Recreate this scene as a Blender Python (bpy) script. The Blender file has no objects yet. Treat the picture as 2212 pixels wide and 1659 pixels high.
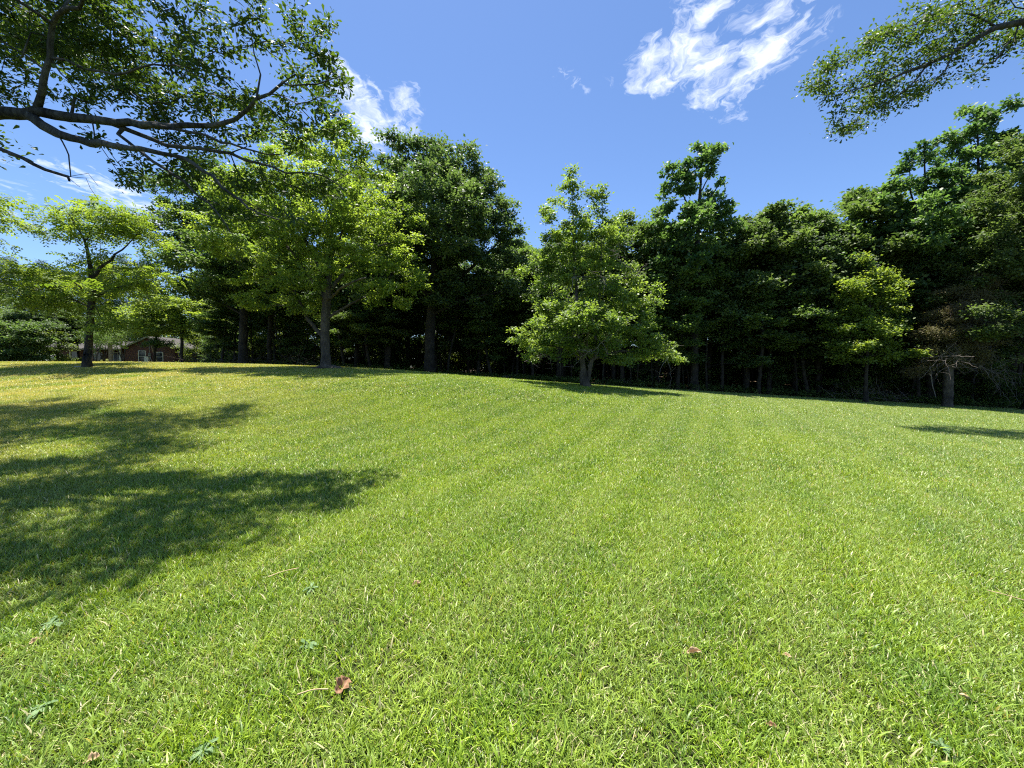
import bpy, math, random
import numpy as np
from mathutils import Vector
R = math.radians
rng = np.random.default_rng(7)
random.seed(7)
S = bpy.context.scene
COL = S.collection

# ------------------------------------------------------------------ camera, sky, sun, exposure
FPX = 850.0                       # focal length in pixels of a 2212 x 1659 picture
PITCH = R(2.32)
EYE = 1.6
cam = bpy.data.objects.new('camera', bpy.data.cameras.new('camera'))
COL.objects.link(cam)
cam.data.sensor_width = 36.0
cam.data.lens = 36.0 * FPX / 2212.0
cam.data.clip_start = 0.05
cam.data.clip_end = 3000
cam.location = (0, 0, EYE)
cam.rotation_euler = (R(90) - PITCH, 0, 0)
S.camera = cam

SUNV = Vector((-0.10, 0.24, 1.0)).normalized()       # towards the sun
SUN_EL = math.asin(SUNV.z)
SUN_AZ = math.atan2(SUNV.x, SUNV.y)                   # from +Y towards +X
sl = bpy.data.lights.new('sun', 'SUN')
sl.energy = 4.8
sl.angle = R(0.53)
sl.color = (1.0, 0.955, 0.88)
so = bpy.data.objects.new('sun', sl)
COL.objects.link(so)
so.rotation_euler = SUNV.to_track_quat('Z', 'Y').to_euler()

S.view_settings.view_transform = 'Standard'
S.view_settings.look = 'None'
S.view_settings.exposure = 1.4
S.view_settings.gamma = 1.0
S.view_settings.use_curve_mapping = False
cy = S.cycles
cy.max_bounces = 10
cy.diffuse_bounces = 7
cy.glossy_bounces = 2
cy.transmission_bounces = 3
cy.transparent_max_bounces = 4
cy.caustics_reflective = False
cy.caustics_refractive = False
cy.use_denoising = False
cy.filter_width = 1.15
cy.sample_clamp_indirect = 4.0


def at(px, py, Y):
    """point at depth Y seen at pixel (px, py) of the 2212 x 1659 photograph"""
    cx = (px - 1106.0) / FPX
    cyy = (829.5 - py) / FPX
    d = np.array([cx, math.cos(PITCH) + cyy * math.sin(PITCH), -math.sin(PITCH) + cyy * math.cos(PITCH)])
    d = d / d[1] * Y
    return np.array([d[0], d[1], EYE + d[2]])


def build_world():
    w = bpy.data.worlds.new('World')
    S.world = w
    w.use_nodes = True
    nt = w.node_tree
    N, L = nt.nodes, nt.links
    N.clear()
    out = N.new('ShaderNodeOutputWorld')
    bg = N.new('ShaderNodeBackground')
    bg.inputs['Strength'].default_value = 0.085
    sky = N.new('ShaderNodeTexSky')
    sky.sky_type = 'NISHITA'
    sky.sun_disc = False
    sky.sun_elevation = SUN_EL
    sky.sun_rotation = SUN_AZ
    sky.altitude = 200
    sky.air_density = 1.0
    sky.dust_density = 0.35
    sky.ozone_density = 2.2

    def math_(op, a, b=None, clamp=False):
        n = N.new('ShaderNodeMath'); n.operation = op; n.use_clamp = clamp
        for i, v in enumerate((a, b)):
            if v is None: continue
            if isinstance(v, (int, float)): n.inputs[i].default_value = v
            else: L.new(v, n.inputs[i])
        return n.outputs[0]

    def vmath(op, a, b=None, scale=None):
        n = N.new('ShaderNodeVectorMath'); n.operation = op
        for i, v in enumerate((a, b)):
            if v is None: continue
            if isinstance(v, tuple): n.inputs[i].default_value = v
            else: L.new(v, n.inputs[i])
        if scale is not None:
            if isinstance(scale, (int, float)): n.inputs['Scale'].default_value = scale
            else: L.new(scale, n.inputs['Scale'])
        return n.outputs['Value'] if op in ('DOT_PRODUCT', 'LENGTH') else n.outputs[0]

    tc = N.new('ShaderNodeTexCoord')
    sep = N.new('ShaderNodeSeparateXYZ')
    L.new(tc.outputs['Generated'], sep.inputs[0])
    zc = math_('MAXIMUM', sep.outputs['Z'], 0.06)
    comb = N.new('ShaderNodeCombineXYZ')
    L.new(math_('DIVIDE', sep.outputs['X'], zc), comb.inputs[0])
    L.new(math_('DIVIDE', sep.outputs['Y'], zc), comb.inputs[1])
    p = comb.outputs[0]                                  # the cloud layer: a level plane overhead

    def noise(scale, detail, rough, vec, dist=0.0):
        n = N.new('ShaderNodeTexNoise')
        n.inputs['Scale'].default_value = scale
        n.inputs['Detail'].default_value = detail
        n.inputs['Roughness'].default_value = rough
        n.inputs['Distortion'].default_value = dist
        L.new(vec, n.inputs['Vector'])
        return n

    # warp the layer so that edges fray
    wn = noise(3.2, 4, 0.6, p)
    warp = vmath('SUBTRACT', wn.outputs['Color'], (0.5, 0.5, 0.5))
    pw = vmath('ADD', p, vmath('SCALE', warp, scale=0.30))
    sepw = N.new('ShaderNodeSeparateXYZ'); L.new(pw, sepw.inputs[0])
    cw = N.new('ShaderNodeCombineXYZ'); L.new(sepw.outputs[0], cw.inputs[0]); L.new(sepw.outputs[1], cw.inputs[1])
    pw = cw.outputs[0]

    def plane(px, py):
        q = at(px, py, 1.0) - np.array([0, 0, EYE])
        return (q[0] / q[2], q[1] / q[2], 0.0), q[2]

    clouds = [  # ax, ay, bx, by, radius px, weight
        (1375, 185, 1530, 85, 32, 1.0), (1480, 150, 1545, 20, 38, 0.95), (1430, 165, 1600, 135, 40, 1.0),
        (1570, 200, 1650, 120, 38, 1.2), (1610, 50, 1680, 10, 46, 1.15), (1545, 215, 1590, 235, 26, 0.8),
        (1380, 180, 1410, 110, 16, 0.75), (1205, 150, 1242, 195, 13, 0.8), (755, 190, 780, 280, 32, 1.1),
        (850, 215, 850, 290, 24, 1.0), (810, 300, 860, 285, 24, 1.0), (230, 400, 330, 450, 36, 1.0),
        (270, 470, 330, 480, 30, 0.9), (80, 345, 160, 385, 13, 0.6), (1700, 90, 1740, 60, 18, 0.6),
        (-500, 250, -300, 400, 120, 0.9), (2700, 300, 3000, 200, 120, 1.0)]
    tot = None
    for ax, ay, bx, by, r, wgt in clouds:
        a, za = plane(ax, ay); b, zb = plane(bx, by)
        ba = (b[0] - a[0], b[1] - a[1], 0.0)
        dd = ba[0] ** 2 + ba[1] ** 2
        pa = vmath('SUBTRACT', pw, a)
        h = math_('DIVIDE', vmath('DOT_PRODUCT', pa, ba), dd, clamp=True)
        bs = N.new('ShaderNodeCombineXYZ')
        L.new(math_('MULTIPLY', h, ba[0]), bs.inputs[0]); L.new(math_('MULTIPLY', h, ba[1]), bs.inputs[1])
        dist = vmath('LENGTH', vmath('SUBTRACT', pa, bs.outputs[0]))
        zm = 0.5 * (za + zb)
        rp = r / FPX / zm ** 1.4
        g = math_('MULTIPLY', dist, 1.0 / (rp * 2.1))
        g = math_('SUBTRACT', 1.0, g, clamp=True)
        g = math_('MULTIPLY', g, wgt)
        tot = g if tot is None else math_('MAXIMUM', tot, g)
    # streaky fine structure
    mp = N.new('ShaderNodeMapping')
    mp.inputs['Rotation'].default_value = (0, 0, R(35))
    mp.inputs['Scale'].default_value = (1.0, 0.62, 1.0)
    L.new(pw, mp.inputs['Vector'])
    f1 = noise(13.0, 10, 0.66, mp.outputs[0], 0.5)
    f2 = noise(3.5, 3, 0.5, p)
    n_ = math_('SUBTRACT', f1.outputs['Fac'], 0.5)
    n2 = math_('SUBTRACT', f2.outputs['Fac'], 0.5)
    dens = math_('ADD', tot, math_('MULTIPLY', n_, 4.2))
    dens = math_('ADD', dens, math_('MULTIPLY', n2, 1.6))
    has = math_('MULTIPLY', tot, 6.0, clamp=True)
    dens = math_('MULTIPLY', math_('SUBTRACT', dens, 0.32), 0.80, clamp=True)
    dens = math_('MULTIPLY', dens, has)
    
    mix = N.new('ShaderNodeMix'); mix.data_type = 'RGBA'
    L.new(math_('MULTIPLY', dens, 0.92), mix.inputs[0])
    gm = N.new('ShaderNodeMix'); gm.data_type = 'RGBA'; gm.blend_type = 'MULTIPLY'; gm.inputs[0].default_value = 1.0
    L.new(sky.outputs[0], gm.inputs[6]); gm.inputs[7].default_value = SKYTINT
    L.new(gm.outputs[2], mix.inputs[6])
    mix.inputs[7].default_value = (5.6, 5.9, 6.5, 1)
    L.new(mix.outputs[2], bg.inputs['Color'])
    L.new(bg.outputs[0], out.inputs['Surface'])


SKYTINT = (0.62, 0.72, 0.87, 1)
build_world()


# ------------------------------------------------------------------ the lie of the land
def control_points():
    c = []
    def g(px, py, Y): c.append(at(px, py, Y))
    for x, y in ((0, 0), (-3, 0), (3, 0), (-8, -3), (8, -3), (-3, 4), (0, 4), (4, 4), (0, -12), (-20, -12), (20, -12)):
        c.append(np.array([x, y, 0.0 - 0.01 * x]))
    g(-100, 878, 10); g(-400, 850, 14)
    g(190, 793, 20); g(-100, 792, 20); g(480, 800, 20); g(0, 783, 30); g(400, 786, 30)
    g(705, 795, 22); g(600, 789, 28); g(860, 801, 26); g(860, 835, 14)
    g(1265, 835, 20); g(1100, 823, 30); g(950, 814, 30)
    g(1500, 845, 28.5); g(1700, 857, 27.5); g(2050, 877, 26.5); g(2212, 885, 25.5); g(2600, 905, 24)
    g(1950, 918, 12); g(1500, 925, 10); g(1100, 920, 10); g(700, 905, 10)
    # beyond the wood's edge
    g(1100, 812, 45); g(1500, 822, 45); g(2050, 838, 45); g(2400, 845, 45)
    g(300, 790, 60); g(-200, 788, 60); g(700, 798, 60); g(1500, 808, 90); g(600, 793, 90); g(-400, 780, 90); g(2400, 820, 90)
    return np.array(c)


CP = control_points()


def _phi(r2):
    return 0.5 * r2 * np.log(r2 + 1e-9)


def _fit():
    n = len(CP)
    d2 = ((CP[:, None, :2] - CP[None, :, :2]) ** 2).sum(-1)
    A = np.zeros((n + 3, n + 3))
    A[:n, :n] = _phi(d2) + np.eye(n) * 4.0
    A[:n, n] = 1; A[:n, n + 1:] = CP[:, :2]
    A[n, :n] = 1; A[n + 1:, :n] = CP[:, :2].T
    b = np.zeros(n + 3); b[:n] = CP[:, 2]
    return np.linalg.solve(A, b)


WRBF = _fit()


def height(x, y):
    x = np.clip(np.asarray(x, float), -90, 90); y = np.clip(np.asarray(y, float), -14, 100)
    sh = x.shape
    q = np.stack([x.ravel(), y.ravel()], 1)
    out = np.zeros(len(q))
    for s in range(0, len(q), 20000):
        qq = q[s:s + 20000]
        d2 = ((qq[:, None, :] - CP[None, :, :2]) ** 2).sum(-1)
        out[s:s + 20000] = _phi(d2) @ WRBF[:-3] + WRBF[-3] + qq @ WRBF[-2:]
    return out.reshape(sh)


EDGE_PX = [-900, -300, 100, 400, 470, 700, 900, 1100, 1300, 1500, 1800, 2050, 2212, 2600, 3200]
EDGE_Y = [60, 66, 66, 64, 37, 33, 30, 31.5, 30, 28.6, 27.6, 26.6, 25.6, 24, 20]


def edge_depth(x, y):
    px = 1106 + FPX * np.asarray(x) / np.maximum(np.asarray(y), 0.5)
    return np.interp(px, EDGE_PX, EDGE_Y)


def gz(x, y):
    return float(height(np.array([x]), np.array([y]))[0])


def foot(px, Y):
    x = (px - 1106) / FPX * Y
    return np.array([x, Y, gz(x, Y)])


# ------------------------------------------------------------------ tagging
def tag(o, label=None, cat=None, group=None, kind=None):
    if label: o['label'] = label
    if cat: o['category'] = cat
    if group: o['group'] = group
    if kind: o['kind'] = kind
    return o


def empty(name, loc, label, cat, group=None):
    o = bpy.data.objects.new(name, None)
    o.empty_display_size = 0.3
    COL.objects.link(o)
    o.location = Vector(loc)
    return tag(o, label, cat, group)


def mesh_obj(name, V, F, mat, parent=None, tint=None, smooth=False, link=True):
    """V (n,3); F (m,k) array of equal polygons or list of arrays"""
    me = bpy.data.meshes.new(name)
    V = np.asarray(V, dtype=np.float32)
    Fs = F if isinstance(F, list) else [F]
    Fs = [np.asarray(f, dtype=np.int32) for f in Fs if len(f)]
    loops = np.concatenate([f.ravel() for f in Fs])
    sizes = np.concatenate([np.full(len(f), f.shape[1], dtype=np.int32) for f in Fs])
    starts = np.concatenate([[0], np.cumsum(sizes)[:-1]]).astype(np.int32)
    me.vertices.add(len(V)); me.vertices.foreach_set('co', V.ravel())
    me.loops.add(len(loops)); me.loops.foreach_set('vertex_index', loops)
    me.polygons.add(len(sizes)); me.polygons.foreach_set('loop_start', starts)
    if smooth: me.polygons.foreach_set('use_smooth', np.ones(len(sizes), dtype=bool))
    me.update(calc_edges=True)
    if tint is not None:
        a = me.attributes.new('tint', 'FLOAT', 'FACE')
        a.data.foreach_set('value', np.asarray(tint, dtype=np.float32))
    me.materials.append(mat)
    o = bpy.data.objects.new(name, me)
    if link: COL.objects.link(o)
    if parent is not None: o.parent = parent
    return o


class MB:
    """collects boxes, bars and quads into one mesh"""
    def __init__(s): s.v = []; s.f = []
    def add(s, vs, fs):
        b = len(s.v); s.v += [tuple(v) for v in vs]; s.f += [tuple(i + b for i in f) for f in fs]
    def box(s, x0, x1, y0, y1, z0, z1):
        s.add([(x0, y0, z0), (x1, y0, z0), (x1, y1, z0), (x0, y1, z0), (x0, y0, z1), (x1, y0, z1), (x1, y1, z1), (x0, y1, z1)],
              [(0, 3, 2, 1), (4, 5, 6, 7), (0, 1, 5, 4), (1, 2, 6, 5), (2, 3, 7, 6), (3, 0, 4, 7)])
    def bar(s, a, b, r0, r1=None, n=10):
        r1 = r0 if r1 is None else r1
        a = Vector(a); b = Vector(b); d = (b - a).normalized()
        u = d.orthogonal().normalized(); w = d.cross(u)
        vs = []
        for c, r in ((a, r0), (b, r1)):
            for k in range(n):
                t = 2 * math.pi * k / n
                vs.append(c + (u * math.cos(t) + w * math.sin(t)) * r)
        fs = [(k, (k + 1) % n, n + (k + 1) % n, n + k) for k in range(n)]
        fs += [tuple(reversed(range(n))), tuple(range(n, 2 * n))]
        s.add(vs, fs)
    def build(s, name, mat, parent=None, smooth=False):
        me = bpy.data.meshes.new(name)
        me.from_pydata(s.v, [], s.f); me.update()
        if smooth: me.polygons.foreach_set('use_smooth', [True] * len(me.polygons))
        me.materials.append(mat)
        o = bpy.data.objects.new(name, me); COL.objects.link(o)
        if parent is not None: o.parent = parent
        return o


# ------------------------------------------------------------------ materials
def new_mat(name):
    m = bpy.data.materials.new(name); m.use_nodes = True
    m.node_tree.nodes.clear()
    return m, m.node_tree.nodes, m.node_tree.links


def leaf_mat(name, c_lo, c_hi, trans=0.4, rough=0.5, spec=0.35, tcol=None, big=0.35, straw=None):
    """leaf blade: a gloss-coated diffuse face that lets part of the light through"""
    m, N, L = new_mat(name)
    out = N.new('ShaderNodeOutputMaterial')
    at_ = N.new('ShaderNodeAttribute'); at_.attribute_name = 'tint'
    geo = N.new('ShaderNodeNewGeometry')
    nz = N.new('ShaderNodeTexNoise'); nz.inputs['Scale'].default_value = big; nz.inputs['Detail'].default_value = 2
    L.new(geo.outputs['Position'], nz.inputs['Vector'])
    ad = N.new('ShaderNodeMath'); ad.operation = 'MULTIPLY_ADD'
    L.new(nz.outputs['Fac'], ad.inputs[0]); ad.inputs[1].default_value = 1.1
    ad.inputs[2].default_value = -0.55
    ad2 = N.new('ShaderNodeMath'); ad2.operation = 'ADD'; ad2.use_clamp = True
    L.new(at_.outputs['Fac'], ad2.inputs[0]); L.new(ad.outputs[0], ad2.inputs[1])
    ramp = N.new('ShaderNodeValToRGB')
    ramp.color_ramp.elements[0].color = (*c_lo, 1); ramp.color_ramp.elements[1].color = (*c_hi, 1)
    L.new(ad2.outputs[0], ramp.inputs[0])
    col = ramp.outputs[0]
    pr = N.new('ShaderNodeBsdfPrincipled')
    pr.inputs['Roughness'].default_value = rough
    pr.inputs['Specular IOR Level'].default_value = spec
    L.new(col, pr.inputs['Base Color'])
    tr = N.new('ShaderNodeBsdfTranslucent')
    tm = N.new('ShaderNodeMix'); tm.data_type = 'RGBA'; tm.blend_type = 'MULTIPLY'; tm.inputs[0].default_value = 1
    L.new(col, tm.inputs[6]); tm.inputs[7].default_value = (*(tcol or (1.9, 1.7, 0.6)), 1)
    L.new(tm.outputs[2], tr.inputs['Color'])
    mx = N.new('ShaderNodeMixShader'); mx.inputs[0].default_value = trans
    L.new(pr.outputs[0], mx.inputs[1]); L.new(tr.outputs[0], mx.inputs[2])
    L.new(mx.outputs[0], out.inputs['Surface'])
    return m


def bark_mat(name, c0, c1, scale=6.0, bump=0.6):
    m, N, L = new_mat(name)
    out = N.new('ShaderNodeOutputMaterial')
    tc = N.new('ShaderNodeTexCoord')
    mp = N.new('ShaderNodeMapping'); mp.inputs['Scale'].default_value = (1, 1, 0.16)
    L.new(tc.outputs['Object'], mp.inputs['Vector'])
    n1 = N.new('ShaderNodeTexNoise'); n1.inputs['Scale'].default_value = scale * 3; n1.inputs['Detail'].default_value = 6; n1.inputs['Roughness'].default_value = 0.65
    L.new(mp.outputs[0], n1.inputs['Vector'])
    n2 = N.new('ShaderNodeTexNoise'); n2.inputs['Scale'].default_value = 2.2; n2.inputs['Detail'].default_value = 5
    L.new(tc.outputs['Object'], n2.inputs['Vector'])
    mul = N.new('ShaderNodeMath'); mul.operation = 'MULTIPLY'; L.new(n1.outputs['Fac'], mul.inputs[0]); L.new(n2.outputs['Fac'], mul.inputs[1])
    ramp = N.new('ShaderNodeValToRGB')
    ramp.color_ramp.elements[0].position = 0.14; ramp.color_ramp.elements[1].position = 0.42
    ramp.color_ramp.elements[0].color = (*c0, 1); ramp.color_ramp.elements[1].color = (*c1, 1)
    L.new(mul.outputs[0], ramp.inputs[0])
    pr = N.new('ShaderNodeBsdfPrincipled'); pr.inputs['Roughness'].default_value = 0.9; pr.inputs['Specular IOR Level'].default_value = 0.2
    L.new(ramp.outputs[0], pr.inputs['Base Color'])
    bp = N.new('ShaderNodeBump'); bp.inputs['Strength'].default_value = bump; bp.inputs['Distance'].default_value = 0.03
    L.new(n1.outputs['Fac'], bp.inputs['Height']); L.new(bp.outputs[0], pr.inputs['Normal'])
    L.new(pr.outputs[0], out.inputs['Surface'])
    return m


def plain_mat(name, c, rough=0.7, var=0.25, scale=4.0, metallic=0.0):
    m, N, L = new_mat(name)
    out = N.new('ShaderNodeOutputMaterial')
    tc = N.new('ShaderNodeTexCoord')
    n1 = N.new('ShaderNodeTexNoise'); n1.inputs['Scale'].default_value = scale; n1.inputs['Detail'].default_value = 5
    L.new(tc.outputs['Object'], n1.inputs['Vector'])
    ramp = N.new('ShaderNodeValToRGB')
    ramp.color_ramp.elements[0].position = 0.3; ramp.color_ramp.elements[1].position = 0.7
    ramp.color_ramp.elements[0].color = (*[v * (1 - var) for v in c], 1); ramp.color_ramp.elements[1].color = (*[min(1, v * (1 + var * .6)) for v in c], 1)
    L.new(n1.outputs['Fac'], ramp.inputs[0])
    pr = N.new('ShaderNodeBsdfPrincipled'); pr.inputs['Roughness'].default_value = rough; pr.inputs['Metallic'].default_value = metallic
    L.new(ramp.outputs[0], pr.inputs['Base Color'])
    L.new(pr.outputs[0], out.inputs['Surface'])
    return m


M = {}
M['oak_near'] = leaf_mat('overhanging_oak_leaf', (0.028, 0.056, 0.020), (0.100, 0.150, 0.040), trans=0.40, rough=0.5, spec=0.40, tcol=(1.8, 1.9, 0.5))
M['pin_oak'] = leaf_mat('bright_oak_leaf', (0.115, 0.180, 0.040), (0.300, 0.375, 0.095), trans=0.50, rough=0.5, spec=0.4, tcol=(1.6, 1.65, 0.6))
M['pear'] = leaf_mat('pear_leaf', (0.100, 0.165, 0.040), (0.250, 0.330, 0.095), trans=0.47, rough=0.48, spec=0.45, tcol=(1.55, 1.6, 0.6))
M['walnut'] = leaf_mat('walnut_leaf', (0.110, 0.175, 0.034), (0.290, 0.360, 0.095), trans=0.46, rough=0.6, spec=0.25, tcol=(1.55, 1.6, 0.5))
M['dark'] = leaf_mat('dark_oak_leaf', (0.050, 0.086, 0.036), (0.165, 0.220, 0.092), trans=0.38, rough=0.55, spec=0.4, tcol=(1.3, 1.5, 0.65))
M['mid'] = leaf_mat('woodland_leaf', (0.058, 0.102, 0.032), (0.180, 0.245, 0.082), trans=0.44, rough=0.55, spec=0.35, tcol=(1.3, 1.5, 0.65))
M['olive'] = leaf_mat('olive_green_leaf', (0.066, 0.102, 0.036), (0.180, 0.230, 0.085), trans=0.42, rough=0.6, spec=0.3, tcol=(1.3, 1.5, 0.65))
M['tulip'] = leaf_mat('tulip_tree_leaf', (0.062, 0.118, 0.046), (0.185, 0.270, 0.100), trans=0.44, rough=0.5, spec=0.4, tcol=(1.3, 1.5, 0.65))
M['maple'] = leaf_mat('maple_leaf', (0.110, 0.170, 0.045), (0.260, 0.340, 0.090), trans=0.48, rough=0.55, spec=0.3, tcol=(1.65, 1.6, 0.5))
M['cedar'] = leaf_mat('cedar_needles', (0.120, 0.095, 0.060), (0.190, 0.185, 0.075), trans=0.25, rough=0.7, spec=0.2, tcol=(1.2, 1.2, 0.6))
M['pine'] = leaf_mat('pine_needles', (0.026, 0.044, 0.024), (0.065, 0.090, 0.040), trans=0.2, rough=0.6, spec=0.3)
M['shrub'] = leaf_mat('undergrowth_leaf', (0.060, 0.105, 0.028), (0.170, 0.235, 0.065), trans=0.42, rough=0.55, spec=0.3, tcol=(1.6, 1.5, 0.5))
M['pale'] = leaf_mat('pale_shrub_leaf', (0.150, 0.190, 0.085), (0.290, 0.330, 0.160), trans=0.35, rough=0.55, spec=0.3)
M['bark_dark'] = bark_mat('dark_furrowed_bark', (0.014, 0.012, 0.010), (0.080, 0.068, 0.055))
M['bark_grey'] = bark_mat('grey_bark', (0.040, 0.034, 0.028), (0.165, 0.140, 0.112))
M['bark_wood'] = bark_mat('woodland_bark', (0.016, 0.014, 0.012), (0.075, 0.064, 0.053))
M['bark_limb'] = bark_mat('lichened_limb_bark', (0.016, 0.014, 0.012), (0.150, 0.145, 0.125), 7.0, 1.0)
M['dead'] = bark_mat('dead_wood', (0.110, 0.092, 0.080), (0.300, 0.260, 0.230), 5.0)


# ------------------------------------------------------------------ trees
def resample(pts, step):
    """smooth polyline through pts, about step apart; pts (n,4) = xyz + radius"""
    P = np.asarray(pts, float)
    if len(P) == 2: P = np.insert(P, 1, (P[0] + P[1]) / 2, 0)
    out = []
    for i in range(len(P) - 1):
        p0 = P[max(i - 1, 0)]; p1 = P[i]; p2 = P[i + 1]; p3 = P[min(i + 2, len(P) - 1)]
        n = max(1, int(np.linalg.norm(p2[:3] - p1[:3]) / step))
        for k in range(n):
            t = k / n
            out.append(0.5 * ((2 * p1) + (-p0 + p2) * t + (2 * p0 - 5 * p1 + 4 * p2 - p3) * t * t + (-p0 + 3 * p1 - 3 * p2 + p3) * t ** 3))
    out.append(P[-1])
    return np.array(out)


class Skeleton:
    def __init__(s): s.p = []; s.par = []; s.r = []; s.free = []; s.manual = []
    def limb(s, pts, step=0.3, wob=0.0, attach=True, root=False, free_from=0.0, g=None):
        """pts: list of (xyz, radius)"""
        g = g or rng
        A = np.array([list(p) + [r] for p, r in pts])
        A = resample(A, step)
        if wob: A[1:, :3] += g.normal(0, wob, (len(A) - 1, 3))
        last = -1
        st = 0
        if not root and s.p:
            d = np.linalg.norm(np.array(s.p) - A[0, :3], axis=1)
            last = int(d.argmin()); st = 0 if d[last] > 0.12 else 1
        L_ = len(A)
        for i in range(st, L_):
            s.p.append(A[i, :3]); s.par.append(last); s.r.append(max(A[i, 3], 0.003)); s.manual.append(True)
            s.free.append(attach and i / L_ >= free_from)
            last = len(s.p) - 1
    def grow(s, Q, alpha=0.25, tip=0.006, e=2.4, relax=0.62):
        n0 = len(s.p)
        P = np.array(s.p); free = np.array(s.free)
        path = np.zeros(n0)
        for i in range(n0):
            if s.par[i] >= 0: path[i] = path[s.par[i]] + np.linalg.norm(P[i] - P[s.par[i]])
        ids = np.where(free)[0]
        Q = np.asarray(Q)
        D = np.linalg.norm(Q[:, None] - P[None, ids], axis=2) + alpha * path[None, ids]
        b = D.argmin(1); best = D[np.arange(len(Q)), b]; bp = ids[b]
        left = np.ones(len(Q), bool)
        allp = list(P); allpath = list(path)
        for _ in range(len(Q)):
            c = np.where(left, best, 1e9); i = int(c.argmin())
            left[i] = False
            k = len(s.p)
            par = int(bp[i])
            s.p.append(Q[i]); s.par.append(par); s.r.append(tip); s.free.append(True); s.manual.append(False)
            allpath.append(allpath[par] + float(np.linalg.norm(Q[i] - s.p[par])))
            nd = np.linalg.norm(Q - Q[i], axis=1) + alpha * allpath[k]
            u = left & (nd < best)
            best[u] = nd[u]; bp[u] = k
        # pipe model
        n = len(s.p)
        acc = np.zeros(n)
        par = np.array(s.par); man = np.array(s.manual)
        r = np.array(s.r, float)
        for i in range(n - 1, -1, -1):
            if not man[i]: r[i] = max(tip, acc[i] ** (1 / e)) if acc[i] > 0 else tip
            if par[i] >= 0: acc[par[i]] += r[i] ** e
        for i in range(n):
            if par[i] >= 0 and not man[i]: r[i] = min(r[i], max(tip, 0.72 * r[par[i]]) if man[par[i]] else r[par[i]])
        s.r = list(r); s.n0 = n0
        return s
    def tubes(s, base, rmin=0.0, thick_noise=0.06):
        P = np.array(s.p) - base
        par = np.array(s.par); r = np.array(s.r)
        n = len(P)
        ch = [[] for _ in range(n)]
        for i in range(n):
            if par[i] >= 0: ch[par[i]].append(i)
        V = []; F4 = []; nv = 0
        starts = [(i, -1) for i in range(n) if par[i] < 0]
        lr = np.random.default_rng(len(P))
        while starts:
            i, pr = starts.pop()
            chain = [] if pr < 0 else [pr]
            rad = [] if pr < 0 else [min(r[pr], r[i] * 1.25)]
            j = i
            while True:
                chain.append(j); rad.append(r[j])
                if not ch[j]: break
                k = max(ch[j], key=lambda q: (r[q], s.manual[q]))
                for q in ch[j]:
                    if q != k: starts.append((q, j))
                j = k
            if max(rad) < rmin or len(chain) < 2: continue
            pts = P[chain]; rad = np.array(rad)
            m = 12 if rad.max() > 0.09 else (6 if rad.max() > 0.018 else 3)
            t = np.gradient(pts, axis=0); t /= (np.linalg.norm(t, axis=1, keepdims=True) + 1e-9)
            ref = np.array([0.3, 0.9, 0.1]) if abs(t[0, 2]) > 0.5 else np.array([0.1, 0.2, 1.0])
            u = np.zeros_like(t); w = ref
            for q in range(len(t)):
                w = w - t[q] * (w @ t[q]); nw = np.linalg.norm(w)
                if nw < 1e-3: w = np.cross(t[q], [0.3, 0.5, 0.8]); nw = np.linalg.norm(w)
                w = w / nw; u[q] = w
            v = np.cross(t, u)
            a = np.arange(m) * 2 * math.pi / m
            rr = rad[:, None] * (1 + (lr.normal(0, thick_noise, (len(rad), m)) if m > 8 else 0))
            ring = pts[:, None] + rr[:, :, None] * (np.cos(a)[None, :, None] * u[:, None] + np.sin(a)[None, :, None] * v[:, None])
            V.append(ring.reshape(-1, 3))
            k = len(pts)
            i0 = np.arange(k - 1)[:, None] * m + np.arange(m)[None]
            i1 = np.arange(k - 1)[:, None] * m + (np.arange(m)[None] + 1) % m
            F4.append(np.stack([i0, i1, i1 + m, i0 + m], -1).reshape(-1, 4) + nv)
            nv += k * m
        return np.concatenate(V), np.concatenate(F4)


def diamond(w=0.45, bend=0.12, wide=0.5):
    return (np.array([[0, 0, 0], [wide, w / 2, bend], [1, 0, 0], [wide, -w / 2, bend]]), np.array([[0, 1, 2, 3]]))


def obovate(w=0.42):
    return (np.array([[0, 0, 0], [.45, w * .3, .05], [.8, w * .5, .03], [1, 0, -.06], [.8, -w * .5, .03], [.45, -w * .3, .05]]),
            np.array([[0, 1, 4, 5], [1, 2, 3, 4]]))


def pinnate(n=4, ll=0.34, w=0.19, droop=0.4):
    V = []; F = []
    for i in range(n):
        u = 0.22 + 0.75 * i / (n - 1)
        z = -droop * u * u
        for sg in (-1, 1):
            l_ = ll * (1 - 0.35 * abs(u - 0.55) / 0.45)
            b = len(V)
            V += [[u, 0, z], [u + .05, sg * l_ * .45 + 0.0, z - .02], [u + .12, sg * l_, z - .09], [u + .05 + w, sg * l_ * .45, z - .02]]
            F.append([b, b + 1, b + 2, b + 3])
    b = len(V); V += [[0, -.008, 0], [0, .008, 0], [1, .006, -droop], [1, -.006, -droop]]; F.append([b, b + 1, b + 2, b + 3])
    return np.array(V, float), np.array(F)


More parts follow.
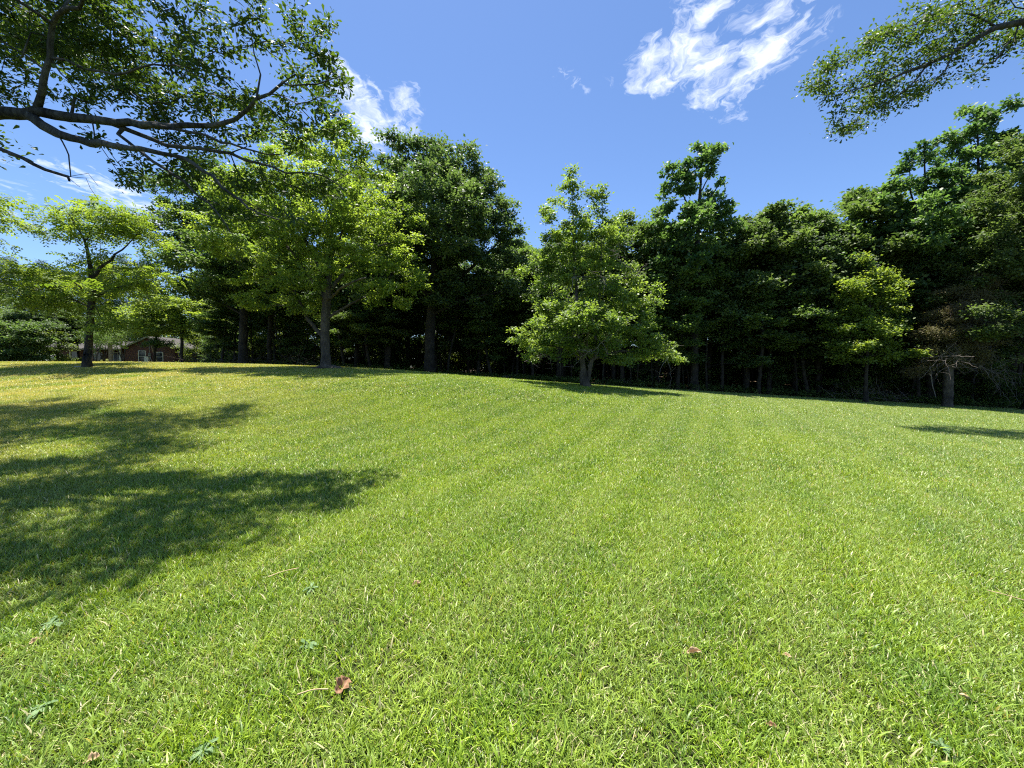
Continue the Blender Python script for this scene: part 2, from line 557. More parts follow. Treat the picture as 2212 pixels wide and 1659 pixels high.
def scatter(anchors, n_per, spread, size, tmpl, flat=0.7, up=0.9, droop=0.15, seed=0, out_from=None, radial=0.5, ctint=0.22):
    """leaves round each anchor. returns V, F, tint"""
    g = np.random.default_rng(seed)
    A = np.repeat(anchors, n_per, 0)
    n = len(A)
    off = g.normal(0, 1, (n, 3)); off *= (g.random((n, 1)) ** 0.5) * 1.1
    off[:, 2] *= flat
    pos = A + off * spread
    nrm = g.normal(0, 1, (n, 3)); nrm[:, 2] = np.abs(nrm[:, 2]) + up
    nrm /= np.linalg.norm(nrm, axis=1, keepdims=True)
    d = off / (np.linalg.norm(off, axis=1, keepdims=True) + 1e-6) * radial * 2 + g.normal(0, .7, (n, 3))
    d[:, 2] -= droop
    d -= nrm * (d * nrm).sum(1, keepdims=True)
    d /= np.linalg.norm(d, axis=1, keepdims=True) + 1e-9
    s_ = np.cross(nrm, d)
    sz = size * g.uniform(0.6, 1.25, (n, 1, 1))
    T, TF = tmpl
    V = pos[:, None] + sz * (T[None, :, 0:1] * d[:, None] + T[None, :, 1:2] * s_[:, None] + T[None, :, 2:3] * nrm[:, None])
    k = len(T)
    F = (TF[None] + (np.arange(n) * k)[:, None, None]).reshape(-1, TF.shape[1])
    ct = np.repeat(g.normal(0, ctint, len(anchors)), n_per)
    tint = np.clip(0.45 + ct + g.normal(0, 0.2, n), 0, 1)
    return V.reshape(-1, 3), F, np.repeat(tint, len(TF))


def blob_points(blobs, n, seed, Y=None, shell=0.45, squash=1.0, mind=None):
    """sample points in ellipsoids; blobs (cx,cy,rx,ry[,dY][,depth factor]) in photo pixels at depth Y"""
    g = np.random.default_rng(seed)
    C = []; Rr = []; w = []
    for b in blobs:
        dY = b[4] if len(b) > 4 else 0.0
        df = b[5] if len(b) > 5 else 1.0
        c = at(b[0], b[1], Y + dY)
        k = (Y + dY) / FPX
        rx, rz = b[2] * k, b[3] * k
        ry = min(rx, max(rz * 1.6, rx * .8)) * df
        C.append(c); Rr.append([rx, ry, rz]); w.append(rx * ry * rz)
    w = np.array(w) ** 0.85; w /= w.sum()
    return sample_ellipsoids(np.array(C), np.array(Rr), w, n, g, shell, mind)


def sample_ellipsoids(C, Rr, w, n, g, shell, mind, clump=5):
    # sprays: a few twigs round each spray centre, gaps between the sprays
    if clump > 1:
        k = max(8, n // clump)
        if mind is None:
            vol = (4.19 * Rr.prod(1)).sum(); md = 0.60 * (vol / k) ** (1 / 3)
        else: md = mind * clump ** (1 / 3)
        cc = sample_ellipsoids(C, Rr, w, k, g, shell, md, 1)
        P = np.repeat(cc, clump, 0) + g.normal(0, 1, (len(cc) * clump, 3)) * md * np.array([.36, .36, .23])
        return P
    m = n * 6
    idx = g.choice(len(C), m, p=w)
    d = g.normal(0, 1, (m, 3)); d /= np.linalg.norm(d, axis=1, keepdims=True)
    rad = shell + (1 - shell) * g.random((m, 1)) ** 0.8
    P = C[idx] + d * rad * Rr[idx]
    if mind is None:
        vol = (4.19 * Rr.prod(1)).sum(); mind = 0.62 * (vol / n) ** (1 / 3)
    keep = []
    K = np.zeros((0, 3))
    for p in P:                       # dart throwing keeps the clumps apart
        if len(keep) and (((np.array(K) - p) ** 2).sum(1).min() < mind ** 2): continue
        keep.append(p); K = np.array(keep)
        if len(keep) >= n: break
    return np.array(keep)


def flare(base, top, r0, r1, lean=(0, 0), n=6, g=None, amt=0.6, wob=0.04):
    """tapered trunk polyline with a flared foot"""
    g = g or rng
    pts = []
    for i in range(n + 1):
        t = i / n
        p = base * (1 - t) + top * t
        p = p + np.array([lean[0] * math.sin(t * math.pi), lean[1] * math.sin(t * math.pi), 0])
        if 0 < i < n: p = p + g.normal(0, wob, 3) * np.array([1, 1, 0])
        pts.append((p, r0 + (r1 - r0) * t))
    b0 = base - np.array([0, 0, 0.25])
    up = (pts[1][0] - base); up = up / np.linalg.norm(up)
    pts = [(b0, r0 * (1 + amt * 1.3)), (base + up * 0.03, r0 * (1 + amt)), (base + up * 0.25, r0 * (1 + amt * .45)), (base + up * 0.7, r0 * (1 + amt * .1))] + pts[1:]
    return pts


def finish_tree(name, base, sk, label, cat, leafmat, barkmat, leaf, group=None, rmin=0.0, anchors=None):
    e = empty(name, base, label, cat, group)
    V, F = sk.tubes(base, rmin)
    mesh_obj('trunk', V, F, M[barkmat], e, smooth=True)
    P = np.array(sk.p)
    if anchors is None:
        rr = np.array(sk.r)[:sk.n0]; tips = P[:sk.n0][(rr < .03) & (P[:sk.n0, 2] > base[2] + 1.2)]
        anchors = np.concatenate([P[sk.n0:], tips])
    V, F, T = scatter(anchors - base, **leaf)
    mesh_obj('crown', V, F, M[leafmat], e, tint=T)
    return e


# ---- the ground
def build_ground():
    def axis(lo, hi, d0, lim):
        out = [0.0]; x = 0.0; d = d0
        while x < hi: x += d; d = min(d * 1.05, lim); out.append(x)
        neg = []; x = 0.0; d = d0
        while x > lo: x -= d; d = min(d * 1.05, lim); neg.append(x)
        return np.array(sorted(neg) + out)
    near = np.arange(-60, 60.01, 0.6)
    X = np.concatenate([[-900, -500, -250, -150, -110, -90, -75], near, [75, 90, 110, 150, 250, 500, 900]])
    Yv = np.concatenate([[-600, -200, -80, -40, -22, -14], np.arange(-10, 75, 0.6), [78, 84, 92, 102, 125, 170, 250, 450, 900]])
    GX, GY = np.meshgrid(X, Yv)
    Z = height(GX, GY)
    w = np.clip((GY - edge_depth(GX, GY)) / 1.2, 0, 1) * (GY > 15)
    b_ = foot(705, 22)
    w = np.maximum(w, np.clip(1.6 - np.sqrt(((GX - b_[0] + .3) / 1.5) ** 2 + ((GY - b_[1]) / 1.3) ** 2), 0, 1) * .9)
    V = np.stack([GX, GY, Z], -1).reshape(-1, 3)
    ny, nx = GX.shape
    i = np.arange(ny - 1)[:, None] * nx + np.arange(nx - 1)[None]
    F = np.stack([i, i + 1, i + nx + 1, i + nx], -1).reshape(-1, 4)
    m, N, L = new_mat('lawn_and_leaf_litter')
    out = N.new('ShaderNodeOutputMaterial')
    geo = N.new('ShaderNodeNewGeometry')
    def nz(s, d=6, r=.6):
        n = N.new('ShaderNodeTexNoise'); n.inputs['Scale'].default_value = s; n.inputs['Detail'].default_value = d; n.inputs['Roughness'].default_value = r
        L.new(geo.outputs['Position'], n.inputs['Vector']); return n.outputs['Fac']
    def ramp(f, a, b, c0, c1):
        n = N.new('ShaderNodeValToRGB'); n.color_ramp.elements[0].position = a; n.color_ramp.elements[1].position = b
        n.color_ramp.elements[0].color = (*c0, 1); n.color_ramp.elements[1].color = (*c1, 1); L.new(f, n.inputs[0]); return n.outputs[0]
    lawn = ramp(nz(38), .35, .65, (0.018, 0.026, 0.007), (0.070, 0.085, 0.024))
    lit = ramp(nz(22), .35, .68, (0.030, 0.022, 0.014), (0.150, 0.105, 0.065))
    a = N.new('ShaderNodeAttribute'); a.attribute_name = 'woods'
    nn = N.new('ShaderNodeMath'); nn.operation = 'MULTIPLY_ADD'; L.new(nz(1.3), nn.inputs[0]); nn.inputs[1].default_value = 0.9; nn.inputs[2].default_value = -0.45
    ad = N.new('ShaderNodeMath'); ad.operation = 'ADD'; ad.use_clamp = True; L.new(a.outputs['Fac'], ad.inputs[0]); L.new(nn.outputs[0], ad.inputs[1])
    mx = N.new('ShaderNodeMix'); mx.data_type = 'RGBA'; L.new(ad.outputs[0], mx.inputs[0]); L.new(lawn, mx.inputs[6]); L.new(lit, mx.inputs[7])
    pr = N.new('ShaderNodeBsdfPrincipled'); pr.inputs['Roughness'].default_value = .95; pr.inputs['Specular IOR Level'].default_value = .1
    L.new(mx.outputs[2], pr.inputs['Base Color'])
    bp = N.new('ShaderNodeBump'); bp.inputs['Strength'].default_value = .7; bp.inputs['Distance'].default_value = .04
    L.new(nz(30), bp.inputs['Height']); L.new(bp.outputs[0], pr.inputs['Normal'])
    L.new(pr.outputs[0], out.inputs['Surface'])
    o = mesh_obj('ground', V, F, m, smooth=True)
    at_ = o.data.attributes.new('woods', 'FLOAT', 'POINT')
    at_.data.foreach_set('value', w.reshape(-1).astype(np.float32))
    tag(o, 'gently sloping ground under the lawn and the woods', 'ground', kind='structure')


build_ground()


# ---- grass: tufts of blades, set out over the lawn
def grass_mat():
    m, N, L = new_mat('grass_blade')
    out = N.new('ShaderNodeOutputMaterial')
    a = N.new('ShaderNodeAttribute'); a.attribute_name = 'tint'
    geo = N.new('ShaderNodeNewGeometry')
    sep = N.new('ShaderNodeSeparateXYZ'); L.new(geo.outputs['Position'], sep.inputs[0])
    def nz(s, d=3, r=.55, vec=None):
        n = N.new('ShaderNodeTexNoise'); n.inputs['Scale'].default_value = s; n.inputs['Detail'].default_value = d; n.inputs['Roughness'].default_value = r
        L.new(vec or geo.outputs['Position'], n.inputs['Vector']); return n.outputs['Fac']
    def mth(op, x, y=None, z=None, clamp=False):
        n = N.new('ShaderNodeMath'); n.operation = op; n.use_clamp = clamp
        for i, v in enumerate((x, y, z)):
            if v is None: continue
            if isinstance(v, (int, float)): n.inputs[i].default_value = v
            else: L.new(v, n.inputs[i])
        return n.outputs[0]
    def mix(f, c0, c1):
        n = N.new('ShaderNodeMix'); n.data_type = 'RGBA'
        if isinstance(f, (int, float)): n.inputs[0].default_value = f
        else: L.new(f, n.inputs[0])
        for i, c in ((6, c0), (7, c1)):
            if isinstance(c, tuple): n.inputs[i].default_value = (*c, 1)
            else: L.new(c, n.inputs[i])
        return n.outputs[2]
    # colour of one blade: tint 0..0.88 green shades, above that straw
    t = mth('MULTIPLY', a.outputs['Fac'], 1.12, clamp=True)
    patch = nz(0.42, 4, .6)
    fine = nz(2.6, 3, .6)
    g1 = mix(t, (0.080, 0.165, 0.008), (0.370, 0.500, 0.034))
    g2 = mix(t, (0.045, 0.115, 0.010), (0.240, 0.380, 0.045))      # cooler, darker tufts
    f = mth('MULTIPLY', mth('SUBTRACT', mth('ADD', patch, mth('MULTIPLY', fine, .6)), .64), 3.0, clamp=True)
    green = mix(f, g1, g2)
    # faint stripes left by the mower
    wv = N.new('ShaderNodeTexWave'); wv.bands_direction = 'X'; wv.inputs['Scale'].default_value = 0.34; wv.inputs['Distortion'].default_value = 1.6; wv.inputs['Detail'].default_value = 2; wv.inputs['Detail Scale'].default_value = 0.7
    mp = N.new('ShaderNodeMapping'); mp.inputs['Rotation'].default_value = (0, 0, R(28)); L.new(geo.outputs['Position'], mp.inputs['Vector']); L.new(mp.outputs[0], wv.inputs['Vector'])
    green = mix(mth('MULTIPLY', wv.outputs['Fac'], 0.26), green, (0.38, 0.46, 0.11))
    # drier to the far left, paler on the right
    dl = mth('MULTIPLY', mth('SUBTRACT', mth('MULTIPLY', mth('ADD', sep.outputs['X'], 3.0), -0.085), 0.0), 1.0, clamp=True)
    dr = mth('MULTIPLY', mth('SUBTRACT', sep.outputs['X'], 1.6), 0.10, clamp=True)
    pn = mth('MULTIPLY', mth('SUBTRACT', nz(0.75, 4, .65), .33), 4.2, clamp=True)
    dry = mth('MULTIPLY', mth('MULTIPLY', dl, pn), .85, clamp=True)
    col = mix(dry, green, (0.52, 0.47, 0.150))
    col = mix(mth('MULTIPLY', dr, .42), col, (0.270, 0.350, 0.140))
    spots = mth('MULTIPLY', mth('SUBTRACT', nz(1.15, 5, .7), .66), 12.0, clamp=True)
    col = mix(mth('MULTIPLY', spots, .75), col, (0.42, 0.33, 0.15))
    straw = mth('GREATER_THAN', a.outputs['Fac'], 0.9)
    col = mix(mth('MULTIPLY', straw, .9), col, (0.55, 0.48, 0.28))
    pr = N.new('ShaderNodeBsdfPrincipled'); pr.inputs['Roughness'].default_value = .46; pr.inputs['Specular IOR Level'].default_value = .48
    L.new(col, pr.inputs['Base Color'])
    tr = N.new('ShaderNodeBsdfTranslucent')
    tm = N.new('ShaderNodeMix'); tm.data_type = 'RGBA'; tm.blend_type = 'MULTIPLY'; tm.inputs[0].default_value = 1
    L.new(col, tm.inputs[6]); tm.inputs[7].default_value = (1.5, 1.4, .45, 1); L.new(tm.outputs[2], tr.inputs['Color'])
    mx = N.new('ShaderNodeMixShader'); mx.inputs[0].default_value = .27
    L.new(pr.outputs[0], mx.inputs[1]); L.new(tr.outputs[0], mx.inputs[2]); L.new(mx.outputs[0], out.inputs['Surface'])
    return m


def blades(n, rad, L0, L1, W, segs, seed, lean=0.9):
    g = np.random.default_rng(seed)
    ang = g.random(n) * 6.283; rr = rad * np.sqrt(g.random(n)) * (1 + 0.25 * g.normal(0, 1, n).clip(-1, 1))
    x = rr * np.cos(ang); y = rr * np.sin(ang)
    nclump = max(6, n // 9)                                   # blades stand in little tufts
    cx = g.uniform(-rad, rad, (nclump, 2))
    k = g.integers(0, nclump, n); cl = g.random(n) < 0.45
    x = np.where(cl, cx[k, 0] + g.normal(0, .012, n), x); y = np.where(cl, cx[k, 1] + g.normal(0, .012, n), y)
    ok = x * x + y * y < (rad * 1.25) ** 2
    x, y = x[ok], y[ok]; n = len(x)
    a = g.random(n) * 6.283
    L_ = g.uniform(L0, L1, n) * (0.75 + 0.5 * g.random(n))
    tilt = np.abs(g.normal(0.42, 0.34, n)).clip(0.05, 1.45) * lean
    bend = g.uniform(0.2, 1.3, n)
    dx, dy = np.cos(a), np.sin(a)
    sa = a + math.pi / 2 + g.normal(0, .5, n)
    sx, sy = np.cos(sa), np.sin(sa)
    w = W * g.uniform(.6, 1.3, n)
    big = g.random(n) < .05
    w = np.where(big, w * 1.7, w); L_ = np.where(big, L_ * 1.45, L_)
    rows = []
    px, py, pz = x.copy(), y.copy(), np.full(n, -0.006)
    prof = {1: [1.0], 2: [0.85, 1.0], 3: [0.8, 1.0, 0.72]}[segs]
    for s in range(segs):
        ww = w * prof[s] * .5
        rows.append(np.stack([px - sx * ww, py - sy * ww, pz], -1)); rows.append(np.stack([px + sx * ww, py + sy * ww, pz], -1))
        th = tilt + bend * (s + .5) / segs
        th = np.minimum(th, 1.75)
        st = L_ / segs
        px = px + dx * np.sin(th) * st; py = py + dy * np.sin(th) * st; pz = np.maximum(pz + np.cos(th) * st, 0.002)
    rows.append(np.stack([px, py, pz], -1))
    V = np.stack(rows, 1)
    k = 2 * segs + 1
    b = np.arange(n)[:, None] * k
    F4 = [np.stack([b[:, 0] + 2 * s, b[:, 0] + 2 * s + 1, b[:, 0] + 2 * s + 3, b[:, 0] + 2 * s + 2], -1) for s in range(segs - 1)]
    F3 = np.stack([b[:, 0] + 2 * (segs - 1), b[:, 0] + 2 * segs - 1, b[:, 0] + 2 * segs], -1)
    tint = np.where(g.random(n) < 0.075, 0.95, np.clip(g.beta(1.2, 1.4, n), 0, .88))
    Fs = F4 + [F3]
    return V.reshape(-1, 3), Fs, np.concatenate([tint] * len(Fs))


def build_grass():
    gm = grass_mat()
    lods = [  # y0, y1, spacing, blades, radius, L0, L1, W, segs, variants
        (0.6, 5.5, 0.34, 1700, 0.34, 0.032, 0.070, 0.0048, 3, 8),
        (5.5, 13.0, 0.50, 1650, 0.50, 0.034, 0.076, 0.0076, 2, 7),
        (13.0, 32.0, 0.90, 2000, 0.90, 0.038, 0.080, 0.0135, 2, 5),
        (32.0, 68.0, 1.70, 1500, 1.70, 0.045, 0.080, 0.0340, 1, 3)]
    pos = []; nor = []; idx = []; rot = []
    protos = bpy.data.collections.new('grass_tufts')          # not in the scene: only the tufts set out below are
    base = 0
    g = np.random.default_rng(3)
    for li, (y0, y1, sp, nb, rad, L0, L1, W, segs, nvar) in enumerate(lods):
        for v in range(nvar):
            V, F, T = blades(nb, rad, L0, L1, W, segs, 100 + base + v)
            o = mesh_obj('tuft_%02d' % (base + v), V, F, gm, tint=T, link=False)
            protos.objects.link(o)
        ys = np.arange(y0 - (0 if li else 0.3), y1, sp)
        xs = np.arange(-1.5 * y1 - 3, 1.5 * y1 + 3, sp)
        X, Y = np.meshgrid(xs, ys)
        X = X + (np.arange(len(ys)) % 2)[:, None] * sp / 2
        X = X + g.normal(0, sp * .18, X.shape); Y = Y + g.normal(0, sp * .18, Y.shape)
        X, Y = X.ravel(), Y.ravel()
        b_ = foot(705, 22)
        ok = (((X - b_[0] + .3) / 1.7) ** 2 + ((Y - b_[1]) / 1.5) ** 2 > g.uniform(.5, 1.6, len(X))) & (np.abs(X) < 1.48 * np.abs(Y) + 2.2) & (Y < edge_depth(X, Y) + 0.2) & (np.abs(X) < 80)
        X, Y = X[ok], Y[ok]
        e = 0.1
        Z = height(X, Y)
        gx = (height(X + e, Y) - Z) / e; gy = (height(X, Y + e) - Z) / e
        pos.append(np.stack([X, Y, Z], -1)); nor.append(np.stack([gx, gy], -1))
        idx.append(base + g.integers(0, nvar, len(X))); rot.append(g.random(len(X)) * 6.283)
        base += nvar
    pos = np.concatenate(pos); nor = np.concatenate(nor); idx = np.concatenate(idx); rot = np.concatenate(rot)
    me = bpy.data.meshes.new('grass'); me.vertices.add(len(pos)); me.vertices.foreach_set('co', pos.astype(np.float32).ravel())
    from mathutils import Matrix
    eul = np.zeros((len(pos), 3), np.float32)
    for i in range(len(pos)):
        n = Vector((-nor[i, 0], -nor[i, 1], 1)).normalized()
        q = n.to_track_quat('Z', 'Y').to_matrix() @ Matrix.Rotation(rot[i], 3, 'Z')
        eul[i] = q.to_euler()
    a = me.attributes.new('turn', 'FLOAT_VECTOR', 'POINT'); a.data.foreach_set('vector', eul.ravel())
    a = me.attributes.new('which', 'INT', 'POINT'); a.data.foreach_set('value', idx.astype(np.int32))
    o = bpy.data.objects.new('grass', me); COL.objects.link(o)
    ng = bpy.data.node_groups.new('set_out_tufts', 'GeometryNodeTree')
    ng.interface.new_socket('Geometry', in_out='INPUT', socket_type='NodeSocketGeometry')
    ng.interface.new_socket('Geometry', in_out='OUTPUT', socket_type='NodeSocketGeometry')
    N, L = ng.nodes, ng.links
    gi = N.new('NodeGroupInput'); go = N.new('NodeGroupOutput')
    ci = N.new('GeometryNodeCollectionInfo'); ci.inputs['Collection'].default_value = protos
    ci.inputs['Separate Children'].default_value = True; ci.inputs['Reset Children'].default_value = True
    na = N.new('GeometryNodeInputNamedAttribute'); na.data_type = 'FLOAT_VECTOR'; na.inputs['Name'].default_value = 'turn'
    nb_ = N.new('GeometryNodeInputNamedAttribute'); nb_.data_type = 'INT'; nb_.inputs['Name'].default_value = 'which'
    ip = N.new('GeometryNodeInstanceOnPoints'); ip.inputs['Pick Instance'].default_value = True
    L.new(gi.outputs[0], ip.inputs['Points']); L.new(ci.outputs[0], ip.inputs['Instance'])
    ai = [x for x in nb_.outputs if x.enabled][0]; av = [x for x in na.outputs if x.enabled][0]
    L.new(ai, ip.inputs['Instance Index']); L.new(av, ip.inputs['Rotation'])
    L.new(ip.outputs[0], go.inputs[0])
    md = o.modifiers.new('tufts', 'NODES'); md.node_group = ng
    tag(o, 'mown green lawn with drier yellow patches on the left', 'grass', kind='stuff')
    print('grass tufts', len(pos))


build_grass()


# ------------------------------------------------------------------ the two oaks whose boughs hang into the picture
def overhang_oak():
    D = 6.8
    sk = Skeleton()
    base = np.array([-13.2, 5.2, gz(-13.2, 5.2)])
    def q(px, py, Y=D): return at(px, py, Y * .86)
    fork = q(-140, 262, 6.6)
    crotch = np.array([-13.0, 5.6, 5.4])
    sk.limb(flare(base, crotch, 0.42, 0.36, n=5), 0.4, root=True, attach=False)
    sk.limb([(crotch, .36), (np.array([-12.4, 5.8, 7.5]), .30), (np.array([-11.2, 6.0, 10]), .2), (np.array([-10.5, 6.5, 12.5]), .08)], .4, free_from=.3)
    sk.limb([(np.array([-11.2, 6.0, 9.8]), .12), (np.array([-8.5, 5.6, 9.9]), .08), (np.array([-5.0, 5.7, 9.9]), .035)], .4, wob=.03, free_from=.2)
    sk.limb([(crotch, .30), (np.array([-14.5, 4.6, 7.5]), .22), (np.array([-16, 3.6, 9.6]), .12), (np.array([-17.5, 2.6, 11]), .04)], .4, free_from=.3)
    def limb(pts, **k):
        sk.limb([(q(*p[:2], p[3] if len(p) > 3 else D), p[2] * .78) for p in pts], .16, wob=.014, **k)
    sk.limb([(crotch, .24), ((crotch + fork) / 2 + np.array([0, 0, .35]), .18), (fork, .135)], .3, attach=False)
    limb([(-140, 262, .135, 6.6), (0, 243, .105), (80, 243, .085), (150, 252, .078), (230, 262, .068), (330, 268, .060), (400, 271, .050), (460, 273, .044),
          (510, 257, .036, 6.7), (560, 216, .030, 6.6), (610, 182, .022, 6.5), (640, 165, .012, 6.4)], free_from=.25)
    limb([(563, 208, .018, 6.6), (560, 160, .016, 6.6), (551, 120, .012, 6.6), (545, 80, .008, 6.6), (540, 45, .005, 6.6)])
    limb([(600, 185, .014, 6.5), (660, 182, .012, 6.4), (710, 180, .009, 6.3), (745, 165, .005, 6.2)])
    limb([(590, 200, .012, 6.5), (640, 222, .010, 6.2), (690, 215, .008, 6.0), (730, 205, .005, 5.9)])
    limb([(60, 246, .085, 6.8), (110, 283, .080, 6.7), (150, 299, .070, 6.6), (215, 309, .060, 6.5), (260, 313, .052, 6.4), (330, 325, .042, 6.3), (400, 342, .034, 6.2), (440, 370, .028, 6.1),
          (480, 402, .022, 6.0), (540, 450, .016, 5.9), (600, 472, .009, 5.8)], free_from=.45)
    limb([(240, 264, .045, 6.8), (300, 290, .042, 6.9), (360, 312, .038, 7), (430, 325, .034, 7.1), (500, 334, .030, 7.2), (560, 355, .025, 7.2), (620, 371, .020, 7.2), (700, 380, .014, 7.2), (745, 415, .007, 7.2)], free_from=.3)
    limb([(255, 290, .030, 6.8), (330, 346, .028, 6.6), (400, 396, .022, 6.5), (450, 442, .016, 6.4), (500, 505, .008, 6.3)], free_from=.45)
    limb([(330, 268, .03, 6.8), (430, 290, .024, 6.4), (520, 318, .017, 6.2), (600, 335, .01, 6.1)], free_from=.3)
    limb([(88, 240, .062, 6.8), (90, 200, .056, 6.7), (100, 150, .050, 6.6), (110, 90, .046, 6.5), (112, 50, .042, 6.4), (150, 25, .034, 6.3), (185, 0, .028, 6.2), (230, -60, .016, 6.0)], free_from=.2)
    limb([(112, 52, .030, 6.4), (80, 28, .026, 6.2), (40, 0, .020, 6.1), (0, -40, .012, 6)])
    limb([(108, 120, .024, 6.6), (150, 133, .022, 6.6), (210, 155, .020, 6.5), (250, 163, .019, 6.5), (300, 148, .016, 6.4), (360, 138, .013, 6.3), (430, 162, .009, 6.2), (500, 200, .005, 6.1)])
    limb([(98, 150, .022, 6.6), (50, 115, .018, 6.5), (0, 85, .015, 6.4), (-60, 50, .01, 6.3)])
    limb([(110, 140, .014, 6.6), (150, 175, .011, 6.5), (185, 212, .006, 6.4)])
    # the broken lower limb with its hanging shoot
    limb([(-140, 275, .05, 6.6), (-60, 300, .040, 6.4), (0, 321, .034, 6.2), (50, 341, .030, 6.1), (100, 362, .027, 6.0), (146, 381, .024, 6.0), (152, 389, .016, 6.0)], attach=False)
    limb([(130, 296, .014, 6.6), (145, 322, .012, 6.4), (152, 350, .011, 6.2), (151, 380, .009, 6.05)], attach=False)
    for a, b, c in (((152, 368), (185, 385), (208, 432)), ((152, 366), (160, 392), (178, 400)), ((160, 370), (195, 378), (212, 405)),
                    ((330, 18), (370, 35), (412, 62)), ((395, -5), (440, 20), (475, 40)), ((-20, 80), (15, 105), (48, 118))):
        limb([(*a, .005, 6.0), (*b, .0035, 6.0), (*c, .002, 5.9)], attach=False)
    blobs = [(20, 40, 60, 50, -.4), (70, 95, 55, 45, -.3), (20, 140, 45, 40, -.2), (150, 20, 70, 40, -.2), (240, 30, 60, 40, -.2), (200, 110, 60, 45), (290, 100, 55, 38), (120, 190, 40, 30, .2), (25, 205, 40, 30, .1),
             (200, 190, 60, 35), (280, 210, 55, 35), (255, 165, 60, 30), (370, 40, 50, 45, -.3), (400, 90, 40, 30, -.3), (385, 140, 50, 30, -.2), (460, 170, 55, 32, -.3), (440, 220, 70, 34, -.2), (520, 215, 50, 34, -.3),
             (530, 50, 45, 52, -.2), (500, 120, 45, 30, -.2), (580, 120, 40, 40, -.2), (640, 60, 32, 40, -.3), (690, 60, 32, 40, -.3), (690, 120, 40, 36, -.4), (650, 170, 50, 36, -.4), (722, 180, 36, 40, -.6), (700, 235, 45, 34, -.7),
             (620, 240, 55, 34, -.5), (560, 275, 60, 34, -.3), (650, 300, 60, 34, -.6), (720, 290, 55, 28, -.8), (770, 305, 40, 22, -.9), (290, 350, 38, 42, -.3), (300, 395, 26, 22, -.4), (380, 300, 60, 22, -.2), (460, 300, 60, 26, -.3),
             (400, 375, 55, 28, -.4), (470, 375, 60, 34, -.5), (560, 395, 70, 34, -.3), (640, 410, 70, 34, -.2), (720, 400, 60, 36, -.2), (500, 455, 55, 34, -.6), (590, 465, 60, 32, -.6), (770, 350, 50, 30, -.5),
             (180, 285, 40, 14, -.2), (330, 235, 50, 24, 0.1), (30, 80, 60, 60, 1.0), (160, 90, 70, 60, 1.0), (330, 180, 60, 40, .8), (460, 40, 40, 30, .6)]
    gb = np.random.default_rng(17)
    blobs = [(b[0], b[1], b[2] * .86, b[3] * .8, (b[4] if len(b) > 4 else 0) + gb.uniform(.2, 1.6), 1.1) for b in blobs]
    Q = blob_points(blobs, 1150, 11, Y=5.7, shell=.1, mind=.118)
    # the rest of the crown, beyond the frame: it shades the lawn
    g = np.random.default_rng(5)
    C = np.array([[-9.5, 4.5, 8.2], [-13, 4, 9.5], [-10.5, 8, 10], [-14, 8, 8], [-16.5, 3, 9], [-9, 5.8, 12], [-14.5, 0.5, 8.5], [-8.0, 3.6, 7.4], [-6.6, 5.0, 9.6], [-4.2, 5.3, 9.6], [-9.5, 5.2, 9.6], [-5.4, 6.6, 10.2], [-3.4, 6.3, 10.0], [-12, 5.6, 10.2]])
    Rr = np.array([[2.2, 2.0, 1.1], [3, 3, 2], [3, 2.6, 2], [3, 3, 2], [2.6, 3, 2], [2.4, 2.2, 1.6], [3, 2.4, 1.6], [1.5, 1.3, .7], [1.7, 1.2, .5], [1.3, .8, .4], [1.9, 1.1, .6], [1.3, .9, .5], [.9, .8, .4], [2, 1.2, .6]])
    w = Rr.prod(1); w /= w.sum()
    Q2 = sample_ellipsoids(C, Rr, w, 560, g, .2, .36)
    C = np.array([[-3.5, 6.7, 9.6], [-3.3, 5.8, 9.5], [-5.0, 6.4, 9.7], [-6.8, 6.5, 9.7], [-8.6, 6.2, 9.8], [-4.6, 5.4, 9.5], [-6.0, 7.6, 10], [-7.6, 5.4, 9.6], [-9, 13, 14.6], [-12.5, 13.5, 15], [-7.2, 10.5, 12.8], [-10.5, 10.5, 12.5]])
    Rr = np.array([[.9, .9, .4], [.7, .7, .35], [1.1, 1.1, .4], [1.1, 1.1, .4], [1.2, 1.1, .4], [.9, .6, .35], [1, .6, .4], [1.2, .7, .4], [2.2, 1.6, .7], [2, 1.6, .7], [1.4, .8, .5], [1.8, 1.2, .6]])
    C[:, 0] -= .7; C[:, 1] -= .4
    w = Rr.prod(1) ** .8; w /= w.sum()
    Q3 = sample_ellipsoids(C, Rr, w, 330, g, .1, .28)
    sk.limb([(np.array([-10.5, 6.5, 12]), .09), (np.array([-10, 9, 13]), .07), (np.array([-9.2, 12, 14.2]), .03)], .4, wob=.03)
    Q2 = np.concatenate([Q2, Q3])
    sk.grow(np.concatenate([Q, Q2]), alpha=.22, tip=.0035, e=2.5)
    P = np.array(sk.p)[sk.n0:]
    n1 = len(Q)
    far = P[:, 2] > 0
    inq = ((P[:, None] - Q[None]) ** 2).sum(2).min(1) < 1e-6
    e = empty('oak_tree', base, 'big oak at the left edge with long bare limbs reaching overhead across the sky', 'tree')
    V, F = sk.tubes(base)
    mesh_obj('trunk', V, F, M['bark_limb'], e, smooth=True)
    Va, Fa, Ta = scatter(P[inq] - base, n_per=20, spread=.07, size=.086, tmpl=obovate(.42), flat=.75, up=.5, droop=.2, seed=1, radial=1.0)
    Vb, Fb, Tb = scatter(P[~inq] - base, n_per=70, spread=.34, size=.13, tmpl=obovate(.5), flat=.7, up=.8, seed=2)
    mesh_obj('crown', np.concatenate([Va, Vb]), np.concatenate([Fa, Fb + len(Va)]), M['oak_near'], e, tint=np.concatenate([Ta, Tb]))


